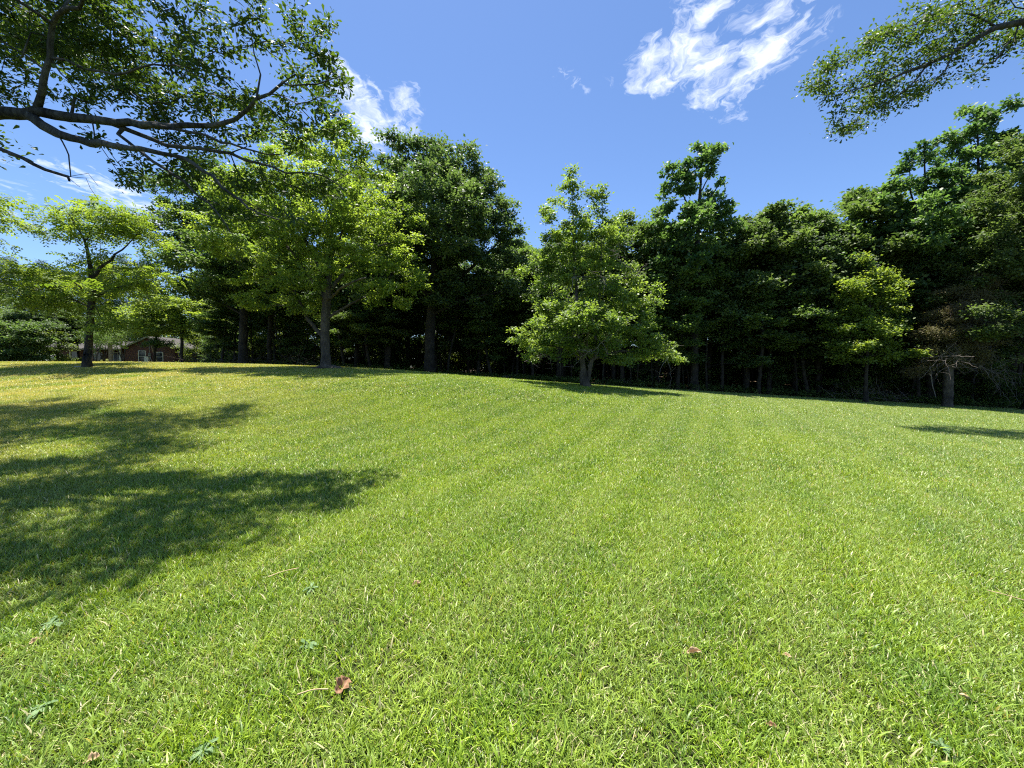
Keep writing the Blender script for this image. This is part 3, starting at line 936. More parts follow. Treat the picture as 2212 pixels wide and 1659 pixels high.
def right_oak():
    D = 13.0
    sk = Skeleton()
    base = np.array([26.5, 13, gz(26.5, 13)])
    def q(px, py, Y=D): return at(px, py, Y)
    crotch = np.array([26.2, 13, 7.5])
    sk.limb(flare(base, crotch, .45, .36, n=5), .5, root=True, attach=False)
    sk.limb([(crotch, .3), (np.array([26, 13.8, 12]), .24), (np.array([24.5, 14, 17]), .12), (np.array([24, 14, 19]), .05)], .5, free_from=.3)
    sk.limb([(crotch, .3), (np.array([22, 13, 11.0]), .2), (q(2330, 10), .14), (q(2212, 50), .10), (q(2150, 60), .085), (q(2060, 110), .06), (q(1950, 160), .04), (q(1870, 190), .02), (q(1800, 200), .008)], .35, wob=.02, free_from=.45)
    for pts in ([(2212, 60), (2205, 40), (2195, 75), (2190, 95)], [(2150, 62), (2100, 30), (2020, 40), (1950, 60)], [(2010, 135), (1960, 190), (1900, 240)], [(2060, 108), (2040, 150), (2010, 190)],
                [(2180, 90), (2150, 130), (2110, 140)]):
        sk.limb([(q(*p), .03 * (1 - .7 * i / len(pts))) for i, p in enumerate(pts)], .3, wob=.02)
    blobs = [(1760, 165, 40, 26), (1800, 150, 45, 36), (1790, 210, 34, 24), (1820, 250, 34, 26), (1850, 120, 50, 40), (1870, 180, 60, 40), (1880, 235, 50, 28), (1930, 90, 55, 40), (1940, 150, 60, 40), (1950, 205, 42, 28),
             (2000, 60, 55, 45), (2010, 130, 55, 40), (2010, 180, 36, 24), (2070, 30, 60, 45), (2080, 90, 50, 40), (2130, 120, 36, 26), (2150, 30, 60, 40), (2190, 70, 40, 26), (1830, 275, 18, 14), (2220, 20, 50, 40),
             (2120, 135, 30, 20), (2290, 10, 70, 50), (2350, 60, 70, 50), (2420, -40, 90, 80)]
    blobs = [(b[0], b[1], b[2], b[3], .5, 1.2) for b in blobs]
    Q = blob_points(blobs, 620, 21, Y=D, shell=.1, mind=.26)
    g = np.random.default_rng(6)
    C = np.array([[26, 13, 14], [24, 15, 17], [28, 12, 16], [23, 11, 14], [29, 16, 13]]); Rr = np.array([[4, 4, 3], [3.5, 3.5, 2.5], [4, 4, 3], [3, 3, 2], [4, 3, 3]])
    w = Rr.prod(1); w /= w.sum()
    Q2 = sample_ellipsoids(C, Rr, w, 260, g, .3, .6)
    sk.grow(np.concatenate([Q, Q2]), alpha=.22, tip=.005)
    P = np.array(sk.p)[sk.n0:]
    inq = ((P[:, None] - Q[None]) ** 2).sum(2).min(1) < 1e-6
    e = empty('oak_tree', base, 'oak beyond the right edge with one leafy bough drooping into the upper right sky', 'tree')
    V, F = sk.tubes(base)
    mesh_obj('trunk', V, F, M['bark_limb'], e, smooth=True)
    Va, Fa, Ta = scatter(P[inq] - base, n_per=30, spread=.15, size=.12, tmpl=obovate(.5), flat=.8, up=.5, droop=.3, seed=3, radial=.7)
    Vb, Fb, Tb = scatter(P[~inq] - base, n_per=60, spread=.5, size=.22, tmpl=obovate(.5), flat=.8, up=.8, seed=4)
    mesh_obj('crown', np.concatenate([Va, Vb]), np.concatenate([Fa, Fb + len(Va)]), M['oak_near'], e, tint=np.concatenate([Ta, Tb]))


overhang_oak()
right_oak()


# ------------------------------------------------------------------ trees that can be told apart
def photo_tree(name, px, Y, label, blobs, nodes, leafmat, barkmat, trunk, limbs=(), leaf=None, r0=.2, cat='tree', alpha=.3, tip=.006, shell=.35, group=None, seed=1, mind=None, flareamt=.6, root_at=None):
    """trunk: photo points (px, py, radius[, dY]) above the foot; limbs: lists of the same"""
    base = foot(px, Y)
    sk = Skeleton()
    g = np.random.default_rng(seed)
    def q(p): return at(p[0], p[1], Y + (p[3] if len(p) > 3 else 0))
    t0 = q(trunk[0])
    pts = flare(base, t0, r0, trunk[0][2], n=3, g=g, amt=flareamt, wob=.02) + [(q(p), p[2]) for p in trunk[1:]]
    sk.limb(pts, .35, wob=.008, root=True, free_from=.35, g=g)
    for l in limbs: sk.limb([(q(p), p[2]) for p in l], .3, wob=.02, g=g, free_from=.25)
    Q = blob_points(blobs, nodes, seed, Y=Y, shell=shell, mind=mind)
    sk.grow(Q, alpha=alpha, tip=tip)
    d = dict(n_per=60, spread=.3, size=.14, tmpl=diamond(), seed=seed); d.update(leaf or {})
    return finish_tree(name, base, sk, label, cat, leafmat, barkmat, d, group), sk, base


photo_tree('oak_tree', 705, 22, 'bright green spreading oak in the sun, bare earth and roots round its grey trunk',
    [(600, 560, 80, 60), (560, 640, 45, 35), (610, 620, 70, 35), (690, 500, 90, 70), (790, 470, 90, 60), (840, 540, 60, 60), (880, 590, 50, 40), (900, 635, 40, 25), (790, 590, 90, 40, -1.5), (720, 560, 100, 50, 2),
     (540, 500, 90, 60), (470, 450, 70, 50), (560, 420, 90, 55), (660, 390, 100, 60), (760, 390, 70, 50), (620, 330, 80, 40), (710, 320, 70, 40), (810, 370, 35, 30), (480, 520, 60, 40), (830, 640, 80, 25), (640, 660, 60, 22),
     (700, 440, 130, 70, 2.2), (700, 440, 120, 70, -2.2), (650, 560, 100, 60, -2), (540, 600, 40, 35), (870, 470, 40, 30), (440, 400, 50, 40)],
    1050, 'pin_oak', 'bark_grey', [(703, 700, .24), (706, 640, .21), (712, 580, .13), (716, 500, .08), (722, 420, .045), (728, 340, .02)],
    [[(706, 735, .10), (665, 690, .09), (640, 640, .07), (585, 605, .045), (540, 590, .02)], [(706, 650, .12), (670, 600, .09), (620, 530, .06), (560, 470, .035), (500, 430, .015)],
     [(708, 620, .1), (660, 520, .07), (610, 440, .045), (560, 370, .02)], [(704, 640, .11, 0), (760, 570, .07), (820, 530, .045), (880, 520, .02)], [(706, 690, .08), (770, 650, .05), (850, 620, .03), (920, 620, .012)],
     [(715, 560, .07), (740, 500, .05), (770, 420, .03), (780, 350, .01)], [(650, 665, .04), (600, 660, .03), (550, 665, .012)], [(706, 650, .08), (740, 620, .06, -2), (790, 600, .03, -3.5)], [(706, 640, .08), (700, 600, .06, 2), (720, 560, .03, 4)]],
    leaf=dict(n_per=72, spread=.19, size=.155, tmpl=diamond(.62), flat=.5, up=.75, ctint=.28), r0=.235, seed=31, flareamt=.45)

pear = photo_tree('pear_tree', 1266, 20, 'broad pear tree alone on the lawn with several stems and grey dead twigs inside',
    [(1232, 440, 32, 40), (1240, 405, 16, 26), (1200, 470, 36, 36), (1265, 470, 36, 34), (1230, 510, 60, 50), (1185, 540, 34, 40), (1290, 540, 50, 45), (1250, 590, 70, 50), (1190, 620, 45, 40), (1330, 600, 40, 34), (1350, 640, 50, 34),
     (1200, 680, 60, 40), (1290, 660, 80, 50), (1380, 660, 55, 34), (1160, 735, 55, 22), (1150, 762, 40, 14), (1210, 745, 70, 34), (1290, 735, 80, 38, -1), (1370, 720, 70, 34), (1410, 765, 55, 20), (1330, 765, 70, 26), (1260, 700, 110, 60, 1.8),
     (1260, 700, 100, 50, -1.8), (1440, 775, 30, 10), (1130, 735, 30, 9), (1180, 655, 30, 26), (1302, 430, 8, 26), (1400, 700, 40, 24), (1175, 590, 40, 50), (1335, 590, 55, 50), (1395, 655, 40, 34), (1210, 430, 22, 30), (1270, 440, 28, 30), (1320, 500, 40, 34)],
    1050, 'pear', 'bark_grey', [(1260, 800, .14), (1254, 740, .12), (1248, 660, .09), (1240, 560, .055), (1238, 470, .03), (1236, 400, .008)],
    [[(1268, 828, .13), (1279, 780, .10), (1286, 740, .09), (1290, 700, .07), (1296, 600, .045), (1300, 500, .02), (1303, 405, .006)], [(1262, 800, .08), (1250, 760, .07), (1215, 700, .05), (1190, 620, .03), (1180, 540, .012)],
     [(1272, 790, .08), (1300, 750, .06), (1350, 690, .04), (1390, 650, .015)], [(1262, 780, .06), (1220, 755, .04), (1160, 740, .022), (1105, 735, .006)], [(1274, 780, .06), (1330, 760, .04), (1400, 765, .02), (1465, 778, .006)],
     [(1266, 770, .06), (1270, 720, .05, -1.2), (1280, 690, .03, -2.4)], [(1266, 770, .06), (1260, 720, .05, 1.2), (1250, 680, .03, 2.4)]],
    leaf=dict(n_per=56, spread=.16, size=.14, tmpl=diamond(.62), flat=.55, up=.7, ctint=.28), r0=.21, seed=41, flareamt=.3)


def dead_twigs(e, base, starts, seed, n=5, mat='dead', name='dead_branch', length=1.1, r=.012):
    g = np.random.default_rng(seed)
    for (px, py, Y) in starts:
        s2 = Skeleton()
        a = at(px, py, Y)
        for q_ in range(n):
            d = g.normal(0, 1, 3); d[2] = d[2] * .5; d[1] = -abs(d[1]) * .6; d /= np.linalg.norm(d)
            L_ = length * g.uniform(.5, 1.2)
            m1 = a + d * L_ * .5 + g.normal(0, .12, 3); m2 = a + d * L_ + np.array([0, 0, -.2 * L_]) + g.normal(0, .15, 3)
            s2.limb([(a, r), (m1, r * .7), (m2, r * .3)], .15, wob=.02, root=True, g=g)
            for k in range(3):
                c = m1 + (m2 - m1) * g.random(); t = c + g.normal(0, .3, 3)
                s2.limb([(c, r * .4), ((c + t) / 2 + g.normal(0, .04, 3), r * .3), (t, r * .15)], .15, root=True, g=g)
        V, F = s2.tubes(base)
        mesh_obj(name, V, F, M[mat], e, smooth=True)


dead_twigs(pear[0], pear[2], [(1278, 755, 18.2), (1300, 740, 17.8), (1250, 730, 18), (1310, 600, 18.6), (1330, 560, 18.6), (1235, 600, 18.4), (1370, 600, 18.8), (1440, 775, 19), (1230, 660, 18.3), (1180, 770, 19)], 5, n=4)

# walnut trees
wal_leaf = dict(n_per=10, spread=.24, size=.50, tmpl=pinnate(), flat=.45, up=1.2, droop=.35, radial=1.0)
photo_tree('walnut_tree', 190, 20, 'feathery walnut tree with a dark upright trunk forking low on the left of the lawn',
    [(130, 455, 50, 22), (190, 445, 60, 24), (250, 470, 50, 26), (110, 490, 40, 22), (170, 500, 60, 30), (85, 520, 26, 16), (240, 520, 60, 30), (300, 510, 36, 26), (290, 570, 60, 30), (230, 560, 50, 24), (340, 600, 48, 20), (270, 620, 60, 22),
     (60, 590, 60, 26), (110, 600, 60, 22), (20, 620, 50, 24), (100, 640, 70, 14), (30, 660, 50, 18), (150, 665, 40, 12), (210, 600, 30, 18), (330, 650, 50, 16), (180, 480, 90, 40, 2), (200, 600, 110, 40, 2.5),
     (240, 690, 50, 14, -1), (150, 700, 30, 10, -.8), (-40, 610, 60, 30)],
    330, 'walnut', 'bark_dark', [(192, 720, .15), (198, 660, .135), (199, 600, .12), (192, 560, .08), (183, 520, .05), (160, 480, .03), (140, 450, .012)],
    [[(199, 600, .09), (215, 578, .07), (240, 560, .05), (275, 530, .03), (300, 500, .012)], [(198, 645, .08), (230, 630, .055), (270, 618, .04), (340, 605, .015)], [(197, 635, .05), (160, 622, .04), (110, 612, .03), (50, 600, .012)],
     [(195, 665, .05), (165, 650, .04), (110, 640, .03), (30, 645, .012)], [(185, 525, .03), (195, 500, .025), (215, 460, .01)], [(199, 600, .05), (205, 580, .04, 1.5), (215, 560, .02, 3)], [(198, 640, .05), (180, 625, .04, -1.5), (160, 610, .02, -3)],
     [(199, 650, .03), (225, 700, .015, -.8), (235, 740, .005, -.8)]],
    leaf=dict(wal_leaf, seed=51), r0=.16, seed=51, shell=.1, tip=.008, flareamt=.35)
photo_tree('walnut_tree', -70, 19, 'walnut crown cut off by the left edge, its sprays against the blue sky',
    [(-10, 440, 40, 22), (15, 465, 26, 22), (-70, 430, 60, 40), (-50, 500, 50, 40), (-120, 480, 60, 50), (-100, 560, 80, 40), (-60, 600, 50, 30)],
    130, 'walnut', 'bark_dark', [(-72, 700, .16), (-70, 620, .14), (-68, 540, .1), (-60, 470, .05), (-50, 430, .02)], [[(-68, 540, .06), (-30, 500, .04), (0, 470, .02)]],
    leaf=dict(wal_leaf, seed=52), r0=.18, seed=52, shell=.1, tip=.008, flareamt=.35)

FAR = dict(n_per=80, spread=.34, size=.24, tmpl=diamond(.66), flat=.55, up=.75, ctint=.28)
photo_tree('oak_tree', 928, 31, 'tallest dark green oak with a domed crown standing behind the bright oak',
    [(930, 325, 50, 36), (865, 335, 50, 34), (985, 345, 40, 30), (1000, 400, 60, 45), (900, 410, 90, 55), (1055, 430, 55, 45), (1090, 480, 40, 45), (960, 480, 100, 55), (1040, 520, 80, 50), (1110, 540, 32, 42), (880, 520, 80, 50), (980, 580, 110, 45), (1080, 600, 70, 36),
     (900, 620, 80, 34), (1000, 650, 100, 28), (940, 470, 110, 110, 4), (940, 470, 110, 110, -3.5), (830, 430, 50, 50), (820, 560, 70, 60), (1120, 640, 40, 20)],
    1350, 'dark', 'bark_wood', [(930, 700, .36), (935, 620, .3), (938, 540, .22), (935, 450, .13), (932, 350, .05)],
    [[(932, 660, .2), (980, 610, .15), (1040, 560, .1), (1090, 510, .04)], [(932, 650, .18), (890, 590, .13), (850, 520, .08), (830, 450, .03)], [(936, 580, .16), (990, 500, .1), (1030, 430, .05)], [(936, 540, .14), (890, 450, .08), (860, 370, .03)],
     [(932, 680, .12), (1000, 650, .08), (1080, 630, .03)]],
    leaf=dict(FAR, n_per=72, spread=.31, size=.24), r0=.42, seed=61, tip=.01, shell=.5)
photo_tree('oak_tree', 527, 34, 'grey-green oak showing behind the left limbs, its dark trunk left of two paired trunks',
    [(350, 400, 50, 34), (330, 450, 40, 36), (400, 440, 60, 45), (360, 500, 60, 36), (450, 400, 60, 50), (470, 500, 80, 50), (400, 560, 70, 45), (520, 430, 70, 60), (560, 530, 80, 60), (450, 620, 80, 36), (560, 640, 80, 34), (380, 620, 50, 30), (500, 500, 110, 100, 4), (480, 560, 100, 60, -3)],
    800, 'mid', 'bark_wood', [(526, 700, .30), (524, 620, .26), (518, 540, .18), (505, 450, .08), (495, 400, .03)],
    [[(524, 640, .16), (470, 570, .11), (410, 500, .07), (360, 430, .03)], [(524, 600, .14), (560, 540, .1), (590, 470, .04)], [(525, 680, .1), (470, 650, .06), (400, 620, .02)]],
    leaf=FAR, r0=.36, seed=62, tip=.01, shell=.5)
photo_tree('tulip_tree', 1500, 29.5, 'tall narrow tulip tree rising above the treeline right of the pear tree',
    [(1520, 330, 32, 18), (1548, 335, 16, 22), (1490, 355, 24, 18), (1455, 372, 24, 16), (1530, 365, 24, 20), (1478, 395, 36, 22), (1440, 410, 24, 13), (1560, 400, 26, 20), (1585, 398, 13, 8), (1515, 420, 44, 26), (1460, 445, 36, 20), (1540, 450, 40, 26), (1490, 485, 56, 30), (1430, 500, 34, 24), (1550, 500, 40, 28),
     (1480, 545, 70, 34), (1440, 590, 50, 34), (1530, 580, 60, 36), (1490, 640, 75, 36), (1430, 660, 40, 26), (1500, 600, 50, 80, 2.5), (1500, 500, 50, 80, -2)],
    650, 'tulip', 'bark_wood', [(1502, 700, .24), (1506, 600, .2), (1508, 500, .15), (1512, 420, .1), (1518, 330, .03)],
    [[(1508, 500, .08), (1480, 430, .05), (1455, 380, .02)], [(1508, 480, .07), (1540, 420, .05), (1560, 390, .02)], [(1506, 570, .08), (1460, 510, .05), (1430, 480, .02)], [(1512, 420, .06), (1535, 370, .03), (1548, 320, .01)]],
    leaf=dict(FAR, n_per=44, spread=.20, size=.27, up=.5), r0=.28, seed=63, tip=.01, shell=.3)
photo_tree('sweetgum_tree', 2012, 29, 'upright sweetgum with three spiky leaders just left of the tallest right-hand tree',
    [(1995, 320, 19, 40), (2012, 380, 34, 44), (1965, 345, 18, 36), (1965, 400, 32, 38), (1930, 405, 24, 30), (2035, 340, 20, 34), (1925, 450, 30, 30), (2040, 400, 24, 34), (1990, 440, 45, 34), (1950, 490, 60, 34), (2030, 480, 50, 34), (1990, 550, 75, 40), (1940, 580, 50, 36), (2040, 590, 60, 36), (1990, 640, 80, 36), (1990, 500, 50, 90, 2.5), (2000, 500, 50, 80, -2)],
    600, 'tulip', 'bark_wood', [(2010, 740, .24), (2008, 650, .2), (2005, 540, .13), (2000, 440, .08), (1996, 310, .02)],
    [[(2005, 560, .08), (1980, 480, .06), (1966, 400, .04), (1964, 330, .01)], [(2005, 580, .07), (1960, 520, .05), (1928, 450, .03), (1922, 400, .01)], [(2005, 520, .07), (2030, 450, .04), (2042, 380, .02)]],
    leaf=dict(FAR, n_per=46, spread=.22, size=.27, up=.5), r0=.26, seed=64, tip=.01, shell=.3)
photo_tree('sweetgum_tree', 2130, 30, 'tallest right-hand tree, a sweetgum with ragged spires high against the sky',
    [(2062, 290, 24, 34), (2070, 350, 40, 44), (2110, 245, 22, 34), (2108, 310, 44, 50), (2145, 270, 32, 40), (2178, 310, 28, 38), (2204, 285, 16, 12), (2095, 265, 20, 24), (2150, 350, 40, 40), (2110, 400, 60, 40), (2060, 430, 44, 34), (2150, 430, 50, 40), (2090, 500, 70, 44), (2120, 580, 70, 50), (2060, 570, 50, 36), (2170, 520, 50, 40), (2110, 440, 50, 90, 2.5), (2198, 345, 24, 10)],
    620, 'tulip', 'bark_wood', [(2128, 740, .28), (2124, 620, .22), (2120, 500, .15), (2114, 400, .1), (2112, 240, .02)],
    [[(2120, 500, .09), (2085, 420, .06), (2064, 300, .02)], [(2118, 470, .08), (2150, 380, .05), (2172, 290, .015)], [(2114, 380, .05), (2135, 310, .03), (2142, 250, .01)], [(2120, 440, .05), (2165, 370, .03), (2205, 335, .01)]],
    leaf=dict(FAR, n_per=46, spread=.22, size=.27, up=.5), r0=.3, seed=65, tip=.01, shell=.3)
photo_tree('oak_tree', 2235, 25, 'olive-green oak filling the right edge with billowing masses of small leaves',
    [(2200, 350, 60, 34), (2150, 400, 50, 34), (2120, 450, 45, 34), (2190, 450, 70, 45), (2130, 510, 55, 40), (2200, 540, 70, 45), (2130, 590, 60, 36), (2200, 620, 70, 36), (2160, 700, 80, 30, -1.5), (2120, 725, 50, 18, -1.5), (2210, 760, 60, 22), (2290, 500, 90, 120), (2200, 480, 80, 110, 3), (2260, 680, 80, 60), (2280, 380, 70, 60)],
    900, 'olive', 'bark_wood', [(2232, 760, .3), (2228, 660, .26), (2220, 560, .18), (2215, 460, .1), (2210, 380, .04)],
    [[(2228, 640, .14), (2180, 560, .09), (2140, 480, .04)], [(2228, 700, .12), (2190, 650, .08), (2140, 600, .03)], [(2230, 740, .1), (2180, 715, .06, -1), (2120, 715, .02, -1.6)], [(2228, 640, .14), (2280, 540, .1), (2310, 450, .04)]],
    leaf=dict(FAR, n_per=90, spread=.28, size=.17), r0=.36, seed=66, tip=.008, shell=.5)
photo_tree('maple_tree', 1872, 25.5, 'bright young maple lit in front of the dark woods, left of the half-dead cedar',
    [(1890, 600, 40, 20, .6), (1850, 625, 36, 24), (1910, 640, 50, 26), (1862, 668, 40, 26), (1825, 705, 34, 26), (1895, 715, 46, 30, -1), (1945, 680, 30, 20), (1815, 752, 26, 18), (1862, 745, 30, 22, -1.3), (1925, 778, 36, 14), (1968, 762, 26, 9), (1870, 720, 60, 50, 1.2), (1880, 560, 26, 16, .8), (1840, 780, 24, 12), (1905, 755, 30, 20, .3)],
    520, 'maple', 'bark_wood', [(1872, 790, .09), (1876, 720, .07), (1880, 650, .04), (1886, 600, .015)], [[(1874, 780, .05), (1830, 750, .03), (1805, 740, .01)], [(1874, 770, .05), (1920, 765, .03), (1970, 765, .01)]],
    leaf=dict(n_per=44, spread=.27, size=.17, tmpl=diamond(.75), flat=.45, up=1.1), r0=.12, seed=67, shell=.2)
ced = photo_tree('cedar_tree', 2048, 25.5, 'half-dead brown cedar with bare grey branches above a thick pale trunk',
    [(2110, 615, 26, 20), (2080, 640, 40, 24), (2120, 650, 34, 20), (2060, 680, 50, 26), (2100, 700, 45, 26), (2040, 720, 45, 22), (2090, 750, 55, 22), (2020, 765, 40, 14), (1985, 800, 26, 8), (2060, 780, 50, 14)],
    560, 'cedar', 'bark_grey', [(2050, 800, .24), (2052, 760, .2), (2066, 700, .12), (2090, 640, .06), (2110, 595, .02)],
    [[(2050, 785, .04), (2022, 762, .03), (1992, 790, .015), (1975, 808, .005)], [(2052, 770, .04), (2085, 762, .03), (2120, 792, .015), (2150, 815, .005)], [(2060, 730, .04), (2100, 712, .03), (2140, 740, .01)]],
    leaf=dict(n_per=90, spread=.26, size=.19, tmpl=diamond(.16), flat=.45, up=.3, radial=.9), r0=.24, seed=68, shell=.1, flareamt=.25)
dead_twigs(ced[0], ced[2], [(2050, 790, 25), (2060, 780, 24.6), (2030, 770, 24.8), (2100, 730, 25), (2110, 640, 25.2), (2090, 690, 25), (2140, 800, 25), (2170, 800, 25), (2120, 790, 25), (2100, 660, 25)], 8, n=7, length=1.7, r=.016)
photo_tree('dogwood_tree', 392, 46, 'slim dogwood beside the brick gable with flat layers of pale leaves over the roof',
    [(300, 700, 50, 12), (350, 690, 60, 14), (270, 715, 40, 9), (340, 715, 60, 10), (400, 700, 50, 14), (390, 660, 60, 20), (320, 670, 60, 16), (430, 690, 40, 16), (400, 730, 30, 8), (250, 690, 30, 12)],
    420, 'maple', 'bark_dark', [(393, 750, .16), (393, 710, .13), (390, 670, .07), (385, 640, .03)], [[(393, 720, .07), (350, 700, .05), (280, 700, .02)], [(393, 700, .07), (430, 680, .04), (450, 670, .02)], [(391, 690, .06), (350, 670, .04), (310, 665, .02)]],
    leaf=dict(FAR, n_per=45, spread=.4, size=.28, flat=.3, up=1.4), r0=.17, seed=69, shell=.1, tip=.012)


# ------------------------------------------------------------------ kinds of woodland tree, each built once and then set out
def proto(name, kind, label, cat, H, crown, trunk_r, nodes, leafmat, barkmat, leaf, seed, lean=(0, 0), rmin=0.0, mind=None, dead=0):
    g = np.random.default_rng(seed)
    base = np.zeros(3)
    sk = Skeleton()
    top = np.array([lean[0], lean[1], H * .93])
    mid = top * .5 + np.array([g.normal(0, .25), g.normal(0, .25), 0])
    sk.limb([(np.array([0, 0, -.3]), trunk_r * 1.5), (np.array([0, 0, .25]), trunk_r * 1.15), (np.array([0.02, 0, 1.2]), trunk_r), (mid, trunk_r * .72), (top, .02)], .5, wob=.02, root=True, free_from=.3, g=g)
    C = []; Rr = []
    for (z, r, h, k, rr) in crown:        # clump centres on a ring of radius r at height z
        a0 = g.random() * 6.28
        for i in range(k):
            a = a0 + i * 6.283 / k + g.normal(0, .25)
            q = r * g.uniform(.75, 1.15)
            C.append([q * math.cos(a) + lean[0] * z, q * math.sin(a), z * H + g.normal(0, .35)]); s_ = rr * g.uniform(.8, 1.2)
            Rr.append([s_, s_, s_ * h])
    C = np.array(C); Rr = np.array(Rr); w = Rr.prod(1) ** .8; w /= w.sum()
    Q = sample_ellipsoids(C, Rr, w, nodes, g, .35, mind)
    sk.grow(Q, alpha=.3, tip=.01)
    if dead:
        for _ in range(dead):
            z = g.uniform(.12, .45) * H; a = g.random() * 6.28; l_ = g.uniform(.8, 2)
            p = np.array([0, 0, z]); d = np.array([math.cos(a) * l_, math.sin(a) * l_, g.uniform(-.3, .5)])
            sk.limb([(p, .022), (p + d * .5 + g.normal(0, .08, 3), .015), (p + d, .005)], .4, attach=False, g=g)
    P = np.array(sk.p)[sk.n0:sk.n0 + len(Q)]
    return finish_tree(name, base, sk, label, cat, leafmat, barkmat, dict(leaf, seed=seed), anchors=P, rmin=rmin)


W1 = dict(n_per=76, spread=.36, size=.28, tmpl=diamond(.66), flat=.55, up=.75, ctint=.28)
KIND = {}
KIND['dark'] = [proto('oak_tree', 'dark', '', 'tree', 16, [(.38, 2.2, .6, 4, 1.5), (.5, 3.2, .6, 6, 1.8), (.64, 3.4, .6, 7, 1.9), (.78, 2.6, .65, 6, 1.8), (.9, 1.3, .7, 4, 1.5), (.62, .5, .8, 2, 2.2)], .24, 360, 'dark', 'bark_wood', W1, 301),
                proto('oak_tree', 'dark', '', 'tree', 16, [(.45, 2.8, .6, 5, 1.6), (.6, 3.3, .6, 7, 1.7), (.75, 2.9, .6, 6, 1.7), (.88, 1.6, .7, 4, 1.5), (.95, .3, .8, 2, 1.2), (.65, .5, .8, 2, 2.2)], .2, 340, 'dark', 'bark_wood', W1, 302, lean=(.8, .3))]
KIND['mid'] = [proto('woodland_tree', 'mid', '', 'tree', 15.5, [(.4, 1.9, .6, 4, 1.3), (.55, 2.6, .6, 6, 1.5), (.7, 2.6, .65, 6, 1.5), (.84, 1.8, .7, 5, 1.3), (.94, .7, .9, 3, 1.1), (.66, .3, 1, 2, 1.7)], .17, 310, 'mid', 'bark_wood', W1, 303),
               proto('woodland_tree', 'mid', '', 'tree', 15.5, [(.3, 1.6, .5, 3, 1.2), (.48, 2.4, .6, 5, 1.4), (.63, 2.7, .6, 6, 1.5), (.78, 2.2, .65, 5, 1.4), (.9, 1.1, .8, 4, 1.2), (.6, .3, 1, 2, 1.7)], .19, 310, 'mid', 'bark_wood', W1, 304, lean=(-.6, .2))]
KIND['olive'] = [proto('hickory_tree', 'olive', '', 'tree', 15.5, [(.42, 2.3, .6, 5, 1.4), (.58, 2.9, .6, 6, 1.6), (.73, 2.8, .6, 6, 1.6), (.87, 1.7, .7, 5, 1.4), (.95, .4, .8, 2, 1.1), (.65, .4, .8, 2, 2.0)], .18, 330, 'olive', 'bark_wood', W1, 305)]
KIND['pine'] = [proto('pine_tree', 'pine', '', 'tree', 21, [(.6, 1.6, .5, 4, 1.1), (.7, 1.9, .5, 5, 1.2), (.8, 1.7, .55, 5, 1.1), (.9, 1.1, .6, 4, 1.0), (.97, .3, .8, 2, .8)], .22, 300, 'pine', 'bark_wood',
                      dict(n_per=60, spread=.42, size=.34, tmpl=diamond(.14), flat=.6, up=.5, radial=.9), 306, dead=6)]
KIND['pole'] = [proto('sapling', 'pole', '', 'tree', 9.5, [(.7, .8, .5, 3, .7), (.85, .7, .6, 3, .7), (.95, .2, .8, 2, .6), (.45, .5, .4, 1, .5)], .055, 70, 'mid', 'bark_dark', dict(n_per=34, spread=.34, size=.2, tmpl=diamond(.6), flat=.4, up=1), 307, dead=4),
                proto('sapling', 'pole', '', 'tree', 9.5, [(.55, .9, .4, 3, .7), (.75, .9, .5, 3, .7), (.9, .5, .6, 3, .7), (.25, .9, .3, 2, .5)], .075, 90, 'mid', 'bark_wood', dict(n_per=34, spread=.34, size=.2, tmpl=diamond(.6), flat=.4, up=1), 308, lean=(.7, 0), dead=5)]
KIND['under'] = [proto('understory_shrub', 'under', '', 'shrub', 3.0, [(.08, .7, .4, 4, .5), (.3, .8, .5, 4, .6), (.6, .8, .5, 4, .7), (.9, .5, .5, 3, .6)], .03, 120, 'mid', 'bark_dark', dict(n_per=44, spread=.26, size=.17, tmpl=diamond(.62), flat=.5, up=1), 309),
                 proto('understory_shrub', 'under', '', 'shrub', 3.0, [(.1, .8, .4, 4, .5), (.35, .8, .4, 4, .6), (.65, 1.1, .35, 4, .6), (.95, .7, .35, 3, .5)], .03, 110, 'shrub', 'bark_dark', dict(n_per=30, spread=.26, size=.15, tmpl=diamond(.62), flat=.4, up=1), 310)]
used = set()
HGT = dict(dark=16, mid=15.5, olive=15.5, pine=21, pole=9.5, under=3.0)
gp = np.random.default_rng(99)


def place(kind, px, Y, s=None, top=None, label=None, group=None, x=None):
    pr = KIND[kind][int(gp.integers(0, len(KIND[kind])))]
    X = (px - 1106) / FPX * Y if x is None else x
    z = gz(X, Y)
    if top is not None:
        t = at(px, top, Y)[2]
        s = (t - z) / HGT[kind] * .97
    if pr.name in used:
        o = pr.copy(); COL.objects.link(o)
        for c in list(pr.children):
            d = c.copy(); COL.objects.link(d); d.parent = o
    else:
        o = pr; used.add(pr.name)
    o.location = (X, Y, z - .05)
    o.rotation_euler = (gp.normal(0, .02), gp.normal(0, .02), gp.random() * 6.283)
    w = s * gp.uniform(.88, 1.12)
    if kind in ('dark', 'mid', 'olive'): w = max(w, .72)
    o.scale = (w, w, s)
    o['label'] = label
    if group: o['group'] = group
    elif 'group' in o: del o['group']
    return o


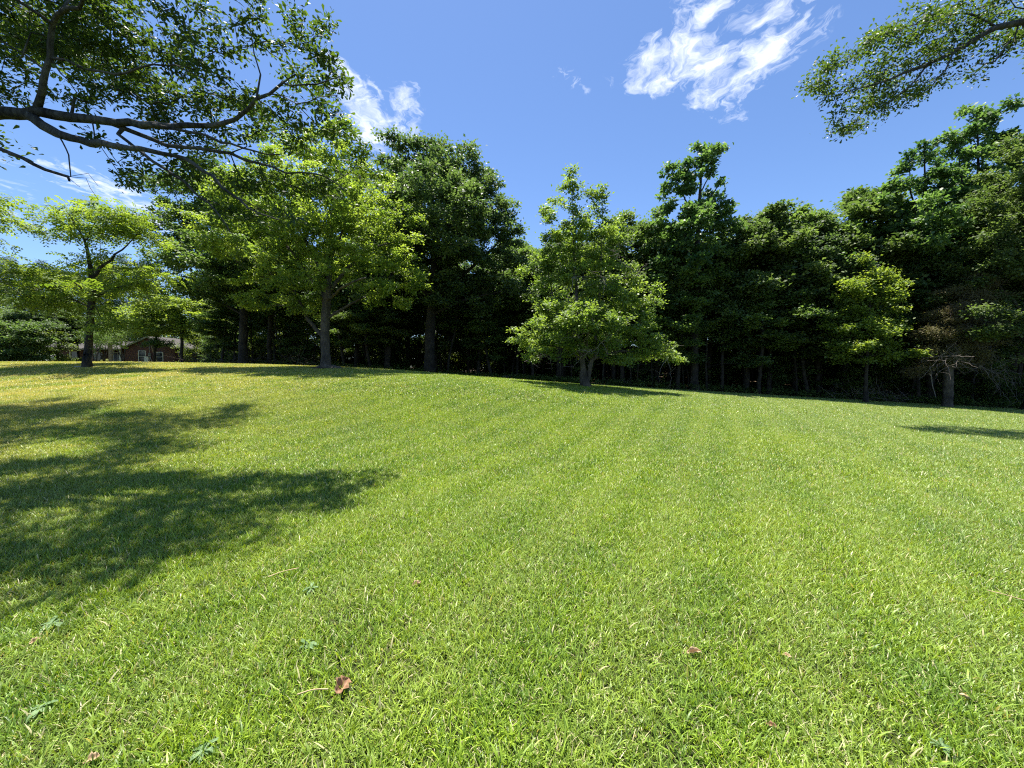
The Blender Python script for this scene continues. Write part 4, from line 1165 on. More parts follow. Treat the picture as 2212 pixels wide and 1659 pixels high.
front = [
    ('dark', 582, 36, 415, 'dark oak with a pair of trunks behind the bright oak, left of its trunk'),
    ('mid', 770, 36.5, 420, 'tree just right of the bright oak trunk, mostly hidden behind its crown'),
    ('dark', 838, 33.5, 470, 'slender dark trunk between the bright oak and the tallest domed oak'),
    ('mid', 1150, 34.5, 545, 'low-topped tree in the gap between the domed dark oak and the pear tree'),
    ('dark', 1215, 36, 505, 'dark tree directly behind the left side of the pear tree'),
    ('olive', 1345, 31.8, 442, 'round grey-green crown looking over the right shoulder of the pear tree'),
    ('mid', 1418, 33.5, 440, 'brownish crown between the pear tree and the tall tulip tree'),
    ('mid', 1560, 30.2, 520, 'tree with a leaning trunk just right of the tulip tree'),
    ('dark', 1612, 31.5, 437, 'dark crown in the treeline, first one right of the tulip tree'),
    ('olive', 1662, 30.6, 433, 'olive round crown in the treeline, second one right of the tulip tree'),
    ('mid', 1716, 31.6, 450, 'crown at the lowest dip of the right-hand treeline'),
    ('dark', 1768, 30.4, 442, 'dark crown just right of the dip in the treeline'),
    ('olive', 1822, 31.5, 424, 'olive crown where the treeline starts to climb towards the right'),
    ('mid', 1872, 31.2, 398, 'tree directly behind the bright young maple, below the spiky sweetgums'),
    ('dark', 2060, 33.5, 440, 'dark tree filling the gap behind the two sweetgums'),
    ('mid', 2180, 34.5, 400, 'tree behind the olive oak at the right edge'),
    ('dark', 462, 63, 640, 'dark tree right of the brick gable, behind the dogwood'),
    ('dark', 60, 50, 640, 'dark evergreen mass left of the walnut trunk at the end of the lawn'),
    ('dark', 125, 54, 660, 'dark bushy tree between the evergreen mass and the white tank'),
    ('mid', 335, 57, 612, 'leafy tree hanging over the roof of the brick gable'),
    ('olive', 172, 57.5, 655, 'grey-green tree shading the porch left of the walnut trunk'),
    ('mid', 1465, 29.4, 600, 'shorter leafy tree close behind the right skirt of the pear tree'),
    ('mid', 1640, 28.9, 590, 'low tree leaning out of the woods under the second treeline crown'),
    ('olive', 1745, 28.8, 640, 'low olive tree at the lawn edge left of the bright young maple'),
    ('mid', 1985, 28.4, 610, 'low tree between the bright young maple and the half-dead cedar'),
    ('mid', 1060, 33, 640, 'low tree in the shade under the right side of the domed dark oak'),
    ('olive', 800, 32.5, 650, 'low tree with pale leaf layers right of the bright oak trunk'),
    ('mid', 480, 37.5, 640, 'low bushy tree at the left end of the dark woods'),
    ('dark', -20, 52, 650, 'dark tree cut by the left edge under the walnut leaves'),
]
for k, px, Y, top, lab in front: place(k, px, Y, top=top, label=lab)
for kk, (px, top) in enumerate([(-90, 560), (-20, 556), (20, 550), (60, 566), (95, 560), (135, 575), (240, 548), (275, 552), (215, 556), (310, 560), (180, 590)]):
    place('pine', px, 84 + (kk * 5) % 11, top=top, label='dark pine on the skyline behind the brick house and walnut leaves', group='pines on the left skyline')
DEEP = 'trees standing in the shaded woods behind the front row'
dlab = 'woodland tree deep in the shade behind the front row of trunks'
nd = 0
for Y, step in ((35, 98), (40.5, 104), (47, 104), (54, 100), (62, 98), (72, 104)):
    px = (-60 if Y > 70 else 510) + gp.uniform(0, step)
    while px < 2420:
        lim = 545 if px < 1100 else (525 if px < 1350 else (505 if px < 1830 else 470))
        if px < 440: lim = 610
        k = ['dark', 'mid', 'mid', 'dark', 'olive'][int(gp.integers(0, 5))]
        yy = Y + gp.uniform(-1.8, 1.8)
        if yy > edge_depth((px - 1106) / FPX * yy, yy) + 2.5:
            place(k, px, yy, top=lim + gp.uniform(-12, 40), label=dlab, group=DEEP); nd += 1
        px += step * gp.uniform(.75, 1.25)
npole = 0
for _ in range(400):
    if npole >= 130: break
    px = gp.uniform(455, 2330); Y = gp.uniform(26, 46); X = (px - 1106) / FPX * Y
    e_ = float(edge_depth(X, Y))
    if Y < e_ + .8 or Y > e_ + 16: continue
    place('pole', px, Y, s=gp.uniform(.75, 1.25), label='thin dark sapling trunk in the shade under the woodland trees', group='saplings in the woods'); npole += 1
nu = 0
for _ in range(1100):
    if nu >= 190: break
    px = gp.uniform(430, 2360); Y = gp.uniform(26, 60); X = (px - 1106) / FPX * Y
    e_ = float(edge_depth(X, Y))
    if Y < e_ + 1.2: continue
    if 930 < px < 1250 and Y < e_ + 9: continue
    s_ = gp.uniform(.45, .95) if Y < e_ + 7 else gp.uniform(.9, 1.5)
    place('under', px, Y, s=s_, label='leafy shrub in the shade beneath the woodland trees', group='shrubs under the woods'); nu += 1
for px, Y in ((20, 47), (70, 47.5), (110, 50), (-30, 48), (425, 56), (455, 57), (485, 50), (505, 42), (395, 66), (-60, 50), (0, 52), (45, 52)):
    place('under', px, Y, s=1.5, label='dark shrub closing the view at the far end of the lawn', group='shrubs at the far end of the lawn')
for Y, st, sc in ((52, 3.6, 1.2), (61, 3.8, 1.7), (70, 4.2, 2.2), (80, 4.6, 2.6)):
    x = -1.45 * Y if Y > 66 else -.7 * Y
    while x < 1.55 * Y:
        px = 1106 + FPX * x / Y
        if float(edge_depth(x, Y)) + 1 < Y:
            place('under', px, Y + gp.uniform(-2, 2), s=sc * gp.uniform(.8, 1.15), label='leafy thicket closing the far side of the woods', group='thickets behind the woods')
        x += st * gp.uniform(.8, 1.2)
for px in range(900, 1300, 26):
    place('under', px, 57 + gp.uniform(-2, 2), s=2.3 * gp.uniform(.85, 1.15), label='leafy thicket closing the far side of the woods', group='thickets behind the woods')
print('deep', nd, 'poles', npole, 'under', nu)
for k in KIND:
    for p in KIND[k]:
        if p.name not in used: print('UNUSED', k, p.name)


# ---- low weeds, ferns and sticks along the edge of the woods
def build_undergrowth():
    g = np.random.default_rng(77)
    px = g.uniform(440, 2400, 2600)
    dep = g.exponential(1.5, 2600)
    wgt = np.where((px > 920) & (px < 1260), 1.0, .4)
    ok = g.random(2600) < wgt
    px, dep = px[ok], dep[ok]
    Y = np.interp(px, EDGE_PX, EDGE_Y) + .25 + dep
    X = (px - 1106) / FPX * Y
    A = np.stack([X, Y, height(X, Y) + .12 + g.random(len(X)) * .22], -1)
    V, F, T = scatter(A, 26, .22, .13, diamond(.55), flat=.7, up=.8, seed=8)
    V[:, 2] = np.maximum(V[:, 2], height(V[:, 0], V[:, 1]) + .01)
    o = mesh_obj('undergrowth', V, F, M['shrub'], tint=T)
    tag(o, 'low weeds and seedlings fringing the foot of the woods', 'undergrowth', kind='stuff')


build_undergrowth()


def brush(name, label, cat, px, Y, w, h, n, seed, mat='dead'):
    g = np.random.default_rng(seed)
    b = foot(px, Y)
    e = empty(name, b, label, cat)
    s2 = Skeleton()
    for _ in range(n):
        a = b + np.array([g.normal(0, w * .4), g.normal(0, w * .25), g.uniform(0, h * .6)])
        d = np.array([g.normal(0, 1), g.normal(0, .6), g.uniform(-.15, .7)]); d *= g.uniform(.5, 1.3) / np.linalg.norm(d) * w * .6
        m_ = a + d * .5 + g.normal(0, .06, 3)
        s2.limb([(a, .013), (m_, .01), (a + d, .003)], .2, wob=.01, root=True, g=g)
        for k in range(3):
            c = m_ + (a + d - m_) * g.random()
            s2.limb([(c, .006), (c + g.normal(0, .22, 3) + np.array([0, 0, .08]), .002)], .2, root=True, g=g)
    V, F = s2.tubes(b)
    mesh_obj('branches', V, F, M[mat], e, smooth=True)


brush('brush_pile', 'tangle of dead brown twigs at the wood edge below the bright maple', 'brush pile', 1850, 28.2, 2.4, .9, 46, 1)
brush('brush_pile', 'smaller heap of reddish dead twigs right of the tangle below the maple', 'brush pile', 1935, 27.8, 1.6, .7, 26, 2)
brush('brush_pile', 'long low heap of cut branches on the ground left of the bright oak', 'brush pile', 500, 36, 5.5, .8, 60, 3, 'bark_grey')
brush('brush_pile', 'dead brushwood just left of the foot of the bright oak', 'brush pile', 640, 33, 3.0, 1.0, 34, 4, 'bark_grey')


def log(label, a, b, r, mat='bark_grey', name='fallen_branch'):
    s2 = Skeleton(); base = (a + b) / 2
    m_ = (a + b) / 2 + np.array([0, .1, .12])
    s2.limb([(a, r), (m_, r * .85), (b, r * .6)], .3, wob=.02, root=True)
    s2.limb([(m_, r * .5), (m_ + (b - a) * .2 + np.array([0, 0, .35]), r * .2)], .2, wob=.01, root=True)
    V, F = s2.tubes(base)
    o = mesh_obj(name, V, F, M[mat], smooth=True); o.location = base
    tag(o, label, 'fallen branch')


log('thin fallen log lying in the weeds between the domed oak and the pear tree', foot(1085, 33.5) + [0, 0, .3], foot(1135, 33.0) + [0, 0, .12], .07, 'dead')
log('curved fallen branch on the leaf litter just right of the pear trunk', foot(1325, 32.2) + [0, 0, .25], foot(1380, 31.5) + [0, 0, .1], .06)
log('pale dead stick hanging upright under the half-dead cedar', at(2008, 790, 25.3), at(2022, 858, 25.1), .035, 'dead', 'dead_stick')


# roots and bare soil at the foot of the bright oak
def roots(px, Y, seed):
    b = foot(px, Y)
    tree = [o for o in bpy.data.objects if o.get('label', '').startswith('bright green spreading')][0]
    g = np.random.default_rng(seed)
    s2 = Skeleton()
    for a in np.linspace(0, 6.28, 8)[:-1] + g.normal(0, .2, 7):
        L_ = g.uniform(.7, 1.7)
        pts = []
        for t in (0, .25, .55, 1):
            q = b + np.array([math.cos(a + t * .3) * L_ * t, math.sin(a + t * .3) * L_ * t, 0])
            z = gz(q[0], q[1]) + (.16 * (1 - t) ** 2 - .02)
            pts.append((np.array([q[0], q[1], z]), .11 * (1 - t) + .025))
        s2.limb(pts, .15, wob=.012, root=True, g=g)
    V, F = s2.tubes(b)
    mesh_obj('roots', V, F, M['bark_grey'], tree, smooth=True)


roots(705, 22, 9)


# ------------------------------------------------------------------ the brick house
def brick_mat():
    m, N, L = new_mat('red_brick')
    out = N.new('ShaderNodeOutputMaterial'); tc = N.new('ShaderNodeTexCoord')
    mp = N.new('ShaderNodeMapping'); mp.inputs['Rotation'].default_value = (R(90), 0, 0); L.new(tc.outputs['Object'], mp.inputs['Vector'])
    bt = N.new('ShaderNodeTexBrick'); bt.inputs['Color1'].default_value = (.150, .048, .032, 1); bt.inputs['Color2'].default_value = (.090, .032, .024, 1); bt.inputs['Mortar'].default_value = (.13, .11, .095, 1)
    bt.inputs['Scale'].default_value = 1.0; bt.inputs['Brick Width'].default_value = .215; bt.inputs['Row Height'].default_value = .075; bt.inputs['Mortar Size'].default_value = .008
    L.new(mp.outputs[0], bt.inputs['Vector'])
    pr = N.new('ShaderNodeBsdfPrincipled'); pr.inputs['Roughness'].default_value = .85; L.new(bt.outputs['Color'], pr.inputs['Base Color']); L.new(pr.outputs[0], out.inputs['Surface'])
    return m


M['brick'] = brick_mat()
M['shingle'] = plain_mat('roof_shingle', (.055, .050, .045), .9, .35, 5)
M['white'] = plain_mat('white_paint', (.72, .72, .68), .5, .08)
M['cream'] = plain_mat('cream_trim', (.34, .30, .17), .6, .12)
M['tan'] = plain_mat('weathered_wood', (.25, .19, .12), .85, .3)
M['yellow'] = plain_mat('yellow_lumber', (.36, .27, .12), .7, .2)
M['dkdoor'] = plain_mat('blue_grey_paint', (.07, .09, .14), .5, .15)
M['glass'] = plain_mat('window_glass', (.04, .05, .06), .08, .1)
M['concrete'] = plain_mat('concrete', (.33, .31, .28), .85, .2)
M['metal'] = plain_mat('grey_metal', (.35, .36, .36), .45, .1, metallic=.6)


def house():
    YF = 60.0
    xl = (272 - 1106) / FPX * YF; xr = (379 - 1106) / FPX * YF
    z0 = gz((xl + xr) / 2, YF)
    base = np.array([(xl + xr) / 2, YF, z0])
    e = empty('brick_house', base, 'single-storey red brick house with a gable end half hidden by the walnut leaves', 'house')
    hw = (xr - xl) / 2
    wh, pk, dp = 2.7, 4.35, 5.0
    # gable wing, brick shell with its triangular gable
    wl = MB()
    wl.add([(-hw, 0, -.3), (hw, 0, -.3), (hw, 0, wh), (0, 0, pk), (-hw, 0, wh), (-hw, dp, -.3), (hw, dp, -.3), (hw, dp, wh), (0, dp, pk), (-hw, dp, wh)],
           [(0, 1, 2, 3, 4), (9, 8, 7, 6, 5), (1, 6, 7, 2), (5, 0, 4, 9)])
    wl.box(-hw - 12.6, -hw + .02, 2.2, 4.9, -.3, wh - .02)
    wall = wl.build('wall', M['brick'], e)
    rf = MB()
    sl_ = (pk - wh) / hw; ov = .42
    for sg in (-1, 1):
        a = (sg * (hw + ov), wh - sl_ * ov); b = (0, pk)
        vs = []
        for y in (-.4, dp + .4):
            vs += [(a[0], y, a[1] + .02), (b[0], y, b[1] + .02), (b[0], y, b[1] + .17), (a[0], y, a[1] + .17)]
        f = [(0, 1, 2, 3), (7, 6, 5, 4), (0, 4, 5, 1), (3, 2, 6, 7), (0, 3, 7, 4), (1, 5, 6, 2)]
        rf.add(vs, f)
    # side wing roof, ridge along x, over the porch
    x0, x1 = -hw - 13.0, -hw - .02
    yr, zr = 2.6, 3.7
    for (ya, za) in ((-.6, 2.45), (5.4, 2.45)):
        rf.add([(x0, ya, za), (x1, ya, za), (x1, yr, zr), (x0, yr, zr), (x0, ya, za + .15), (x1, ya, za + .15), (x1, yr, zr + .15), (x0, yr, zr + .15)],
               [(0, 1, 2, 3), (7, 6, 5, 4), (0, 4, 5, 1), (1, 5, 6, 2), (2, 6, 7, 3), (3, 7, 4, 0)])
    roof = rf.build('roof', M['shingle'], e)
    tr = MB()
    for sg in (-1, 1):
        a = (sg * (hw + ov), wh - sl_ * ov); b = (0, pk)
        tr.add([(a[0], -.43, a[1] - .10), (b[0], -.43, b[1] - .10), (b[0], -.43, b[1] + .15), (a[0], -.43, a[1] + .15), (a[0], -.405, a[1] - .10), (b[0], -.405, b[1] - .10), (b[0], -.405, b[1] + .15), (a[0], -.405, a[1] + .15)],
               [(0, 1, 2, 3), (7, 6, 5, 4), (0, 4, 5, 1), (3, 2, 6, 7), (0, 3, 7, 4), (1, 5, 6, 2)])
    tr.box(x0, x1, -.63, -.605, 2.38, 2.56)
    tr.build('trim_board', M['cream'], e)
    ch = MB(); ch.box(-hw - 7, -hw - 6.2, 2.9, 3.6, 3.3, 4.6); ch.box(-hw - 7.06, -hw - 6.14, 2.84, 3.66, 4.6, 4.72)
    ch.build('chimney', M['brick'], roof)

    def window(cx, y, zc, w, h, part='window'):
        f = MB(); t = .09
        f.box(cx - w / 2 - t, cx + w / 2 + t, y - .05, y - .003, zc + h / 2, zc + h / 2 + t)
        f.box(cx - w / 2 - t, cx + w / 2 + t, y - .09, y - .003, zc - h / 2 - t, zc - h / 2)
        for s in (-1, 1):
            xa = cx + s * w / 2; xb = xa + s * t
            f.box(min(xa, xb), max(xa, xb), y - .05, y - .003, zc - h / 2, zc + h / 2)
        f.box(cx - w / 2, cx + w / 2, y - .035, y - .012, zc - .03, zc + .03)
        o = f.build(part, M['white'], e)
        p = MB(); p.box(cx - w / 2, cx + w / 2, y - .011, y - .004, zc - h / 2, zc + h / 2); p.build('pane', M['glass'], o)
        return o
    def lx(px, y=0): return (px - 1106) / FPX * (YF + y) - base[0]
    window(lx(309), 0, 1.45, 1.0, 1.55)
    window(lx(346), 0, 1.35, 1.0, 1.35)
    window(lx(163, 2.2), 2.2, 1.45, 1.3, 1.5)
    window(lx(214, 2.2), 2.2, 1.45, 1.2, 1.4)
    d = MB(); cx = lx(250, 2.2); d.box(cx - .5, cx + .5, 2.15, 2.195, 0, 2.1); door = d.build('door', M['dkdoor'], e)
    k = MB(); k.bar((cx + .4, 2.15, 1.0), (cx + .4, 2.08, 1.0), .035); k.build('handle', M['metal'], door)
    fr = MB(); fr.box(cx - .62, cx - .505, 2.12, 2.197, 0, 2.2); fr.box(cx + .505, cx + .62, 2.12, 2.197, 0, 2.2); fr.box(cx - .505, cx + .505, 2.12, 2.197, 2.105, 2.2); fr.build('door_frame', M['white'], e)
    pf = MB(); pf.box(x0 + .3, x1, -.35, 2.19, -.3, .12); pf.build('porch_floor', M['concrete'], e)
    for px in (155.5, 208, 246, 262):
        cx = lx(px); c = MB()
        c.box(cx - .19, cx + .19, -.24, .14, .12, .28); c.bar((cx, -.05, .28), (cx, -.05, 2.3), .14, .12, 14); c.box(cx - .17, cx + .17, -.22, .12, 2.3, 2.44)
        c.build('porch_column', M['white'], e)
    fd = MB()
    for cxp in (300, 326, 356): cx = lx(cxp); fd.box(cx - .22, cx + .22, -.02, -.003, .12, .3)
    fd.build('foundation_vents', M['concrete'], e)
    return base, e


HB, HE = house()


def gnd(px, Y, dz=0.0): return foot(px, Y) + np.array([0, 0, dz])


# little things round the house
a = gnd(343, 59.0); o = MB(); tip = at(327, 747, 59.7)
o.bar(tip - a, (0, 0, 0), .07, .07, 4); p = o.build('leaning_plank', M['yellow']); p.location = a
tag(p, 'long yellow plank leaning against the brick gable between its windows', 'plank')
o = MB(); b0 = at(324, 770, 59.7); a = gnd(333, 58.8); o.bar(b0 - a, (0, 0, 0), .05, .05, 8); p = o.build('leaning_pipe', M['concrete']); p.location = a
tag(p, 'short pale pipe leaning on the gable below the meter box', 'pipe')
c = at(324, 766, 59.93); o = MB(); o.box(-.18, .18, -.12, .05, -.2, .2); o.bar((0, -.03, .2), (0, -.03, 2.6), .035); o.bar((0, -.13, .02), (0, -.2, .02), .11, .1, 14)
p = o.build('meter_box', M['metal']); p.location = c; tag(p, 'grey electricity meter box and riser on the brick gable', 'meter box')
c = at(318, 775, 59.7); o = MB(); o.box(-.3, .3, -.16, .2, -.45, .3); o.box(-.33, .33, -.19, .23, .3, .34); p = o.build('utility_box', M['white']); p.location = c
tag(p, 'small white box standing at the foot of the gable', 'utility box')
# tank
c = gnd(133, 63); e = empty('gas_tank', c, 'rounded white gas tank at the left end of the porch', 'gas tank')
o = MB(); nst = 8; rr = .62; rings = []
for i in range(nst + 1):
    t = i / nst * math.pi; rings.append((-math.cos(t) * (.5) + (-1.0 if i < nst / 2 else 1.0 if i > nst / 2 else 0), max(.02, math.sin(t)) * rr))
prof = [(-1.5, .03), (-1.46, .25), (-1.32, .47), (-1.1, .6), (-.8, .63), (.8, .63), (1.1, .6), (1.32, .47), (1.46, .25), (1.5, .03)]
vs = []; fs = []
for x_, r_ in prof:
    for k in range(18): vs.append((x_, r_ * math.cos(k * math.pi / 9), 1.15 + r_ * math.sin(k * math.pi / 9)))
for i in range(len(prof) - 1):
    for k in range(18): fs.append((i * 18 + k, i * 18 + (k + 1) % 18, (i + 1) * 18 + (k + 1) % 18, (i + 1) * 18 + k))
o.add(vs, fs); o.build('tank', M['white'], e, smooth=True)
for s in (-.9, .9):
    o = MB(); o.box(s - .12, s + .12, -.4, .4, -.1, .62); o.build('leg', M['concrete'], e)
o = MB(); o.bar((0, 0, 1.77), (0, 0, 1.95), .16, .14, 12); o.build('valve_cover', M['metal'], e)

# clipped pale shrubs in front of the porch
for i, (px, Y, w, h, lab) in enumerate([
        (130, 56, 1.7, 1.0, 'pale rounded shrub left of the porch, in front of the white tank'), (142, 54.5, 1.8, .75, 'low flat pale shrub just left of the first white porch column'),
        (174, 56, 2.2, 1.05, 'widest pale shrub in front of the porch, left of the walnut trunk'), (222, 57, 1.2, .8, 'small shrub behind the crepe myrtle stems'),
        (253, 54, 1.1, .55, 'low shrub between the tan post and the gable'), (283, 57.5, 1.4, .6, 'low pale shrub at the left corner of the gable'), (234, 57, 1.0, .9, 'round shrub just left of the tan post')]):
    b = gnd(px, Y)
    e = empty('clipped_shrub', b, lab, 'shrub')
    g = np.random.default_rng(400 + i)
    d = g.normal(0, 1, (150, 3)); d[:, 2] = np.abs(d[:, 2]); d /= np.linalg.norm(d, axis=1, keepdims=True); d *= g.uniform(.75, 1, (150, 1))
    A = d * np.array([w / 2, w / 2, h])
    V, F, T = scatter(A, 22, .1, .1, diamond(.6), seed=i, up=.9)
    mesh_obj('foliage', V, F, M['pale'], e, tint=T)
    s2 = Skeleton()
    for q in A[::12]: s2.limb([(np.array([0, 0, -.1]), .03), (q * .5 + [0, 0, .1], .015), (q * .9, .006)], .3, root=True)
    V, F = s2.tubes(np.zeros(3)); mesh_obj('stems', V, F, M['bark_grey'], e)
# white-flowering shrub beyond the gable
b = gnd(392, 64); e = empty('flowering_shrub', b, 'white-flowering shrub behind the dogwood trunk, right of the gable', 'shrub')
g = np.random.default_rng(55); A = g.normal(0, 1, (120, 3)) * [1.1, .8, .5] + [0, 0, .9]; A[:, 2] = np.abs(A[:, 2])
V, F, T = scatter(A, 26, .18, .16, diamond(.6), seed=5); mesh_obj('foliage', V, F, M['shrub'], e, tint=T)
V, F, T = scatter(A[::2] + [0, -.15, .22], 9, .16, .14, diamond(.9), seed=6); mesh_obj('blossoms', V, F, M['white'], e)

# crepe myrtles and the tan post before the porch
def myrtle(px, Y, n, label, seed, h=4.6):
    b = gnd(px, Y); g = np.random.default_rng(seed)
    e = empty('crepe_myrtle', b, label, 'tree', 'crepe myrtles before the porch')
    sk = Skeleton()
    sk.limb([(b - [0, 0, .2], .1), (b + [0, 0, .15], .09)], .2, root=True, attach=False)
    for i in range(n):
        a_ = i * 6.28 / n + g.normal(0, .3); s_ = g.uniform(.6, 1.2)
        t = b + np.array([math.cos(a_) * s_, math.sin(a_) * s_, h * .62]); m_ = (b + t) / 2 + np.array([math.cos(a_), math.sin(a_), 0]) * -.12 + g.normal(0, .05, 3)
        sk.limb([(b + [0, 0, .1], .06), (m_, .055), (t, .03)], .3, free_from=.7, g=g)
    C = np.array([b + [0, 0, h * .8], b + [.8, 0, h * .72], b + [-.8, .2, h * .75]]); Rr = np.array([[1.4, 1.4, .9]] * 3)
    Q = sample_ellipsoids(C, Rr, np.array([.4, .3, .3]), 110, g, .1, .2, 1)
    sk.grow(Q, alpha=.2, tip=.008)
    V, F = sk.tubes(b); mesh_obj('trunk', V, F, M['bark_grey'], e, smooth=True)
    V, F, T = scatter(np.array(sk.p)[sk.n0:] - b, 26, .28, .13, diamond(.6), seed=seed); mesh_obj('crown', V, F, M['mid'], e, tint=T)


myrtle(208, 52, 4, 'crepe myrtle with grey stems just right of the walnut trunk', 71)
myrtle(226, 54, 3, 'slim crepe myrtle left of the tan post', 72)
myrtle(268, 54, 5, 'crepe myrtle with five stems between the tan post and the gable', 73, 5.2)
b = gnd(241, 53); o = MB(); o.bar((0, 0, -.2), (0, 0, 3.0), .24, .2, 14); o.bar((0, 0, 3.0), (0, 0, 3.06), .26, .26, 14)
p = o.build('wooden_post', M['tan'], smooth=False); p.location = b; tag(p, 'thick tan post standing among the crepe myrtles', 'post')

# power line on the left, from a pole outside the frame to the house
pole = gnd(-330, 50); e = empty('utility_pole', pole, 'wooden utility pole beyond the left edge', 'utility pole')
o = MB(); o.bar((0, 0, -.5), (0, 0, 10), .16, .11, 12); o.build('pole', M['tan'], e)
o = MB(); o.box(-1.1, 1.1, -.06, .06, 9.2, 9.34); o.build('crossarm', M['tan'], e)
for s in (-1, 0, 1): o = MB(); o.bar((s, 0, 9.34), (s, 0, 9.5), .05, .07, 10); o.build('insulator', M['concrete'], e)
w0 = pole + np.array([1, 0, 9.5]); w1 = at(245, 700, 60)
s2 = Skeleton(); s2.limb([(w0, .022), (at(-100, 662, 53), .022), (at(41, 672, 55), .022), (at(140, 680, 58), .022), (w1, .022)], 1.0, root=True)
V, F = s2.tubes(w0); p = mesh_obj('power_line', V, F, M['metal'], smooth=True); p.location = w0
tag(p, 'thin pale power line crossing the dark trees at the left edge', 'power line')


# ------------------------------------------------------------------ small things lying in the grass
def hit(px, py, lift=0.0):
    lo, hi = .5, 60.0
    Y = 3.0
    for _ in range(30):
        p = at(px, py, Y); h = gz(p[0], p[1]) + lift
        d = at(px, py, 1.0) - np.array([0, 0, EYE])
        Y = (h - EYE) / d[2]
        Y = min(max(Y, .5), 60)
    return at(px, py, Y)


M['dry_leaf'] = plain_mat('dry_leaf', (.27, .145, .075), .7, .35, 30)
M['pale_leaf'] = plain_mat('bleached_leaf', (.44, .31, .17), .7, .25, 30)
M['weed'] = leaf_mat('downy_weed_leaf', (.08, .15, .05), (.20, .30, .13), trans=.25, rough=.6, spec=.3)


def dead_leaf(px, py, size, yaw, curl, label, mat='dry_leaf', w=.55):
    p = hit(px, py, .024)
    V = []; F = []; nu, nv = 12, 6
    for i in range(nu + 1):
        u = i / nu
        prof = w * .5 * math.sin(math.pi * min(1, u * 1.02)) ** .6 * (1 + .28 * math.sin(u * 19))
        for j in range(nv + 1):
            v = j / nv * 2 - 1
            V.append([(u - .5) * size, v * prof * size, size * (curl * abs(v) ** 1.6 * .32 * math.sin(math.pi * u) + .16 * curl * (u - .5) ** 2 * 2 + .02 * math.sin(9 * u + 4 * v))])
    for i in range(nu):
        for j in range(nv): a_ = i * (nv + 1) + j; F.append([a_, a_ + 1, a_ + nv + 2, a_ + nv + 1])
    e = mesh_obj('dead_leaf', np.array(V), np.array(F), M[mat], smooth=True)
    sm = e.modifiers.new('thickness', 'SOLIDIFY'); sm.thickness = .0008
    st = MB(); st.bar((-.5 * size, 0, 0), (-.78 * size, .04 * size, .01), .0012, .0009, 5); st.build('stalk', M[mat], e)
    e.location = p; e.rotation_euler = (.35, -.2, yaw)
    tag(e, label, 'leaf')


dead_leaf(740, 1484, .085, 1.2, 1.6, 'large curled red-brown dead leaf with dark shadow, nearest the bottom of the lawn', w=.8)
dead_leaf(1499, 1410, .085, -.1, 1.0, 'long orange dead leaf lying flat right of centre in the lawn', 'pale_leaf', .35)
dead_leaf(1700, 1417, .05, -.9, .8, 'tiny tan dead leaf right of the long orange one', 'pale_leaf', .4)
dead_leaf(1668, 1568, .045, -.7, .9, 'small orange leaf scrap low on the right side of the lawn', 'dry_leaf', .45)
dead_leaf(200, 1640, .055, .3, 1, 'pale dead leaf at the bottom left corner of the lawn', 'pale_leaf', .6)
dead_leaf(76, 1385, .05, 1.3, 1, 'pale dead leaf near the left edge by the end of the shadow', 'pale_leaf', .5)
dead_leaf(900, 1262, .07, .5, 1, 'dry leaf in the middle of the lawn right of the shadow tip', 'pale_leaf', .5)
dead_leaf(2085, 1508, .05, 2.5, 1, 'pale dead leaf low by the right edge', 'pale_leaf', .5)
for px, py, L_, yaw, lab in ((676, 1497, .14, .12, 'straw-coloured stick beside the large curled leaf'), (613, 1238, .20, .55, 'pale twig lying in the tip of the big shadow'), (2180, 1290, .2, 2.4, 'dry twig near the right edge of the lawn')):
    p = hit(px, py, .045); s2 = Skeleton(); a_ = np.array([-L_ / 2, 0, 0]); b_ = np.array([L_ / 2, 0, .012])
    s2.limb([(a_, .0035), ((a_ + b_) / 2 + [0, .006, .006], .003), (b_, .002)], .02, root=True)
    V, F = s2.tubes(np.zeros(3)); o = mesh_obj('twig', V, F, M['pale_leaf'], smooth=True); o.location = p; o.rotation_euler = (0, 0, yaw); tag(o, lab, 'twig')


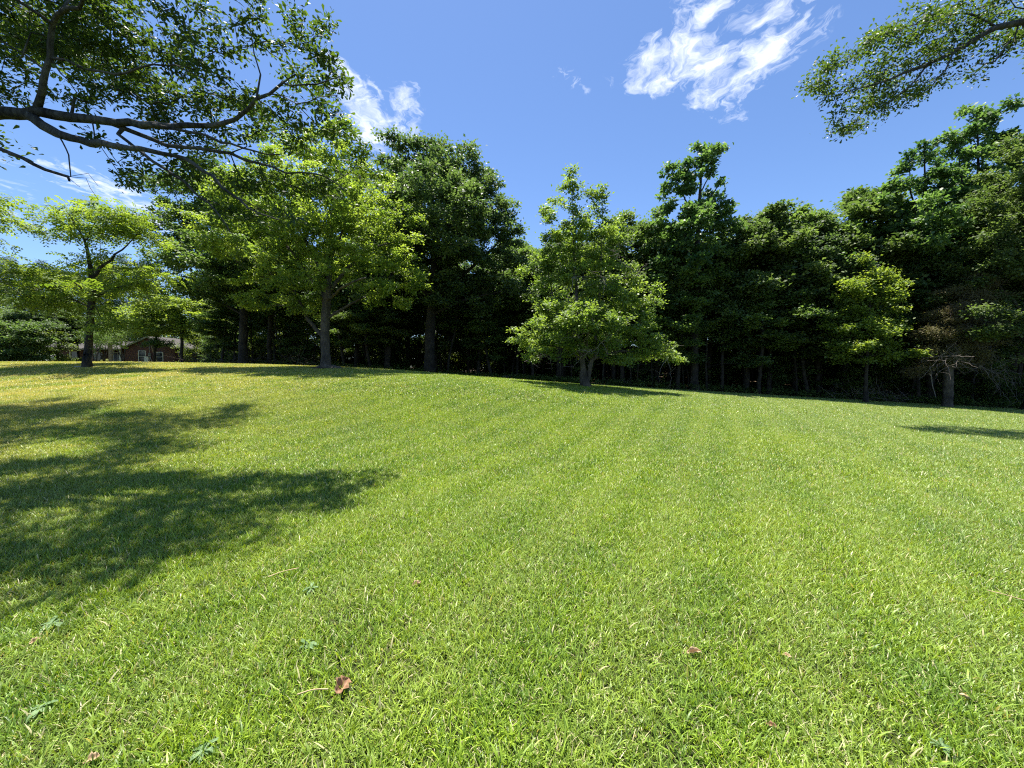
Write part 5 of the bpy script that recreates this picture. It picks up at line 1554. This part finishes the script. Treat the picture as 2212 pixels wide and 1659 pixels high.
def weed(px, py, r, n, label, seed):
    p = hit(px, py, .015); g = np.random.default_rng(seed)
    e = empty('broadleaf_weed', p, label, 'weed', 'downy weeds in the lawn')
    V = []; F = []; T = []
    for i in range(n):
        a_ = i * 2.4 + g.normal(0, .2); L_ = r * g.uniform(.6, 1.1); up = g.uniform(.1, .75); w_ = L_ * .34
        d = np.array([math.cos(a_), math.sin(a_)]); s_ = np.array([-d[1], d[0]])
        b = len(V)
        for k, (u, ww) in enumerate(((.05, .15), (.35, .8), (.65, 1), (.88, .6), (1, .05))):
            z = L_ * (up * u - .55 * u * u) + .012
            for sg in (-1, 0, 1):
                q = d * L_ * u + s_ * sg * w_ * .5 * ww
                V.append([q[0], q[1], z + abs(sg) * .12 * w_ + (g.normal(0, .002))])
        for k in range(4):
            for j in range(2): c_ = b + k * 3 + j; F.append([c_, c_ + 1, c_ + 4, c_ + 3]); T.append(g.random())
    mesh_obj('leaves', np.array(V), np.array(F), M['weed'], e, tint=T, smooth=True)


weed(664, 1398, .06, 13, 'dark-centred downy weed above the large curled leaf', 1)
weed(672, 1274, .07, 12, 'flat pale weed at the lower edge of the big shadow', 2)
weed(85, 1536, .06, 12, 'grey-green weed near the left edge at the bottom', 3)
weed(440, 1628, .055, 13, 'woolly pale weed at the bottom edge left of centre', 4)
weed(110, 1352, .07, 11, 'wide weed on the edge of the shadow at the left', 5)
weed(2035, 1620, .045, 10, 'grey-green weed at the bottom right', 6)

p = foot(172, 20.0) + np.array([0, 0, .02]); o = MB()
vs = []; fs = []
g = np.random.default_rng(12)
for k in range(10): a_ = k * .628; r_ = .26 * g.uniform(.8, 1.2); vs += [(r_ * math.cos(a_), r_ * .6 * math.sin(a_), -.06), (r_ * .8 * math.cos(a_), r_ * .5 * math.sin(a_), .05)]
for k in range(10): k2 = (k + 1) % 10; fs.append((2 * k, 2 * k2, 2 * k2 + 1, 2 * k + 1))
fs.append(tuple(2 * k + 1 for k in range(10)))
o.add(vs, fs); p_ = o.build('flat_stone', M['concrete'], smooth=True); p_.location = p; tag(p_, 'pale flat stone at the left foot of the walnut trunk', 'stone')
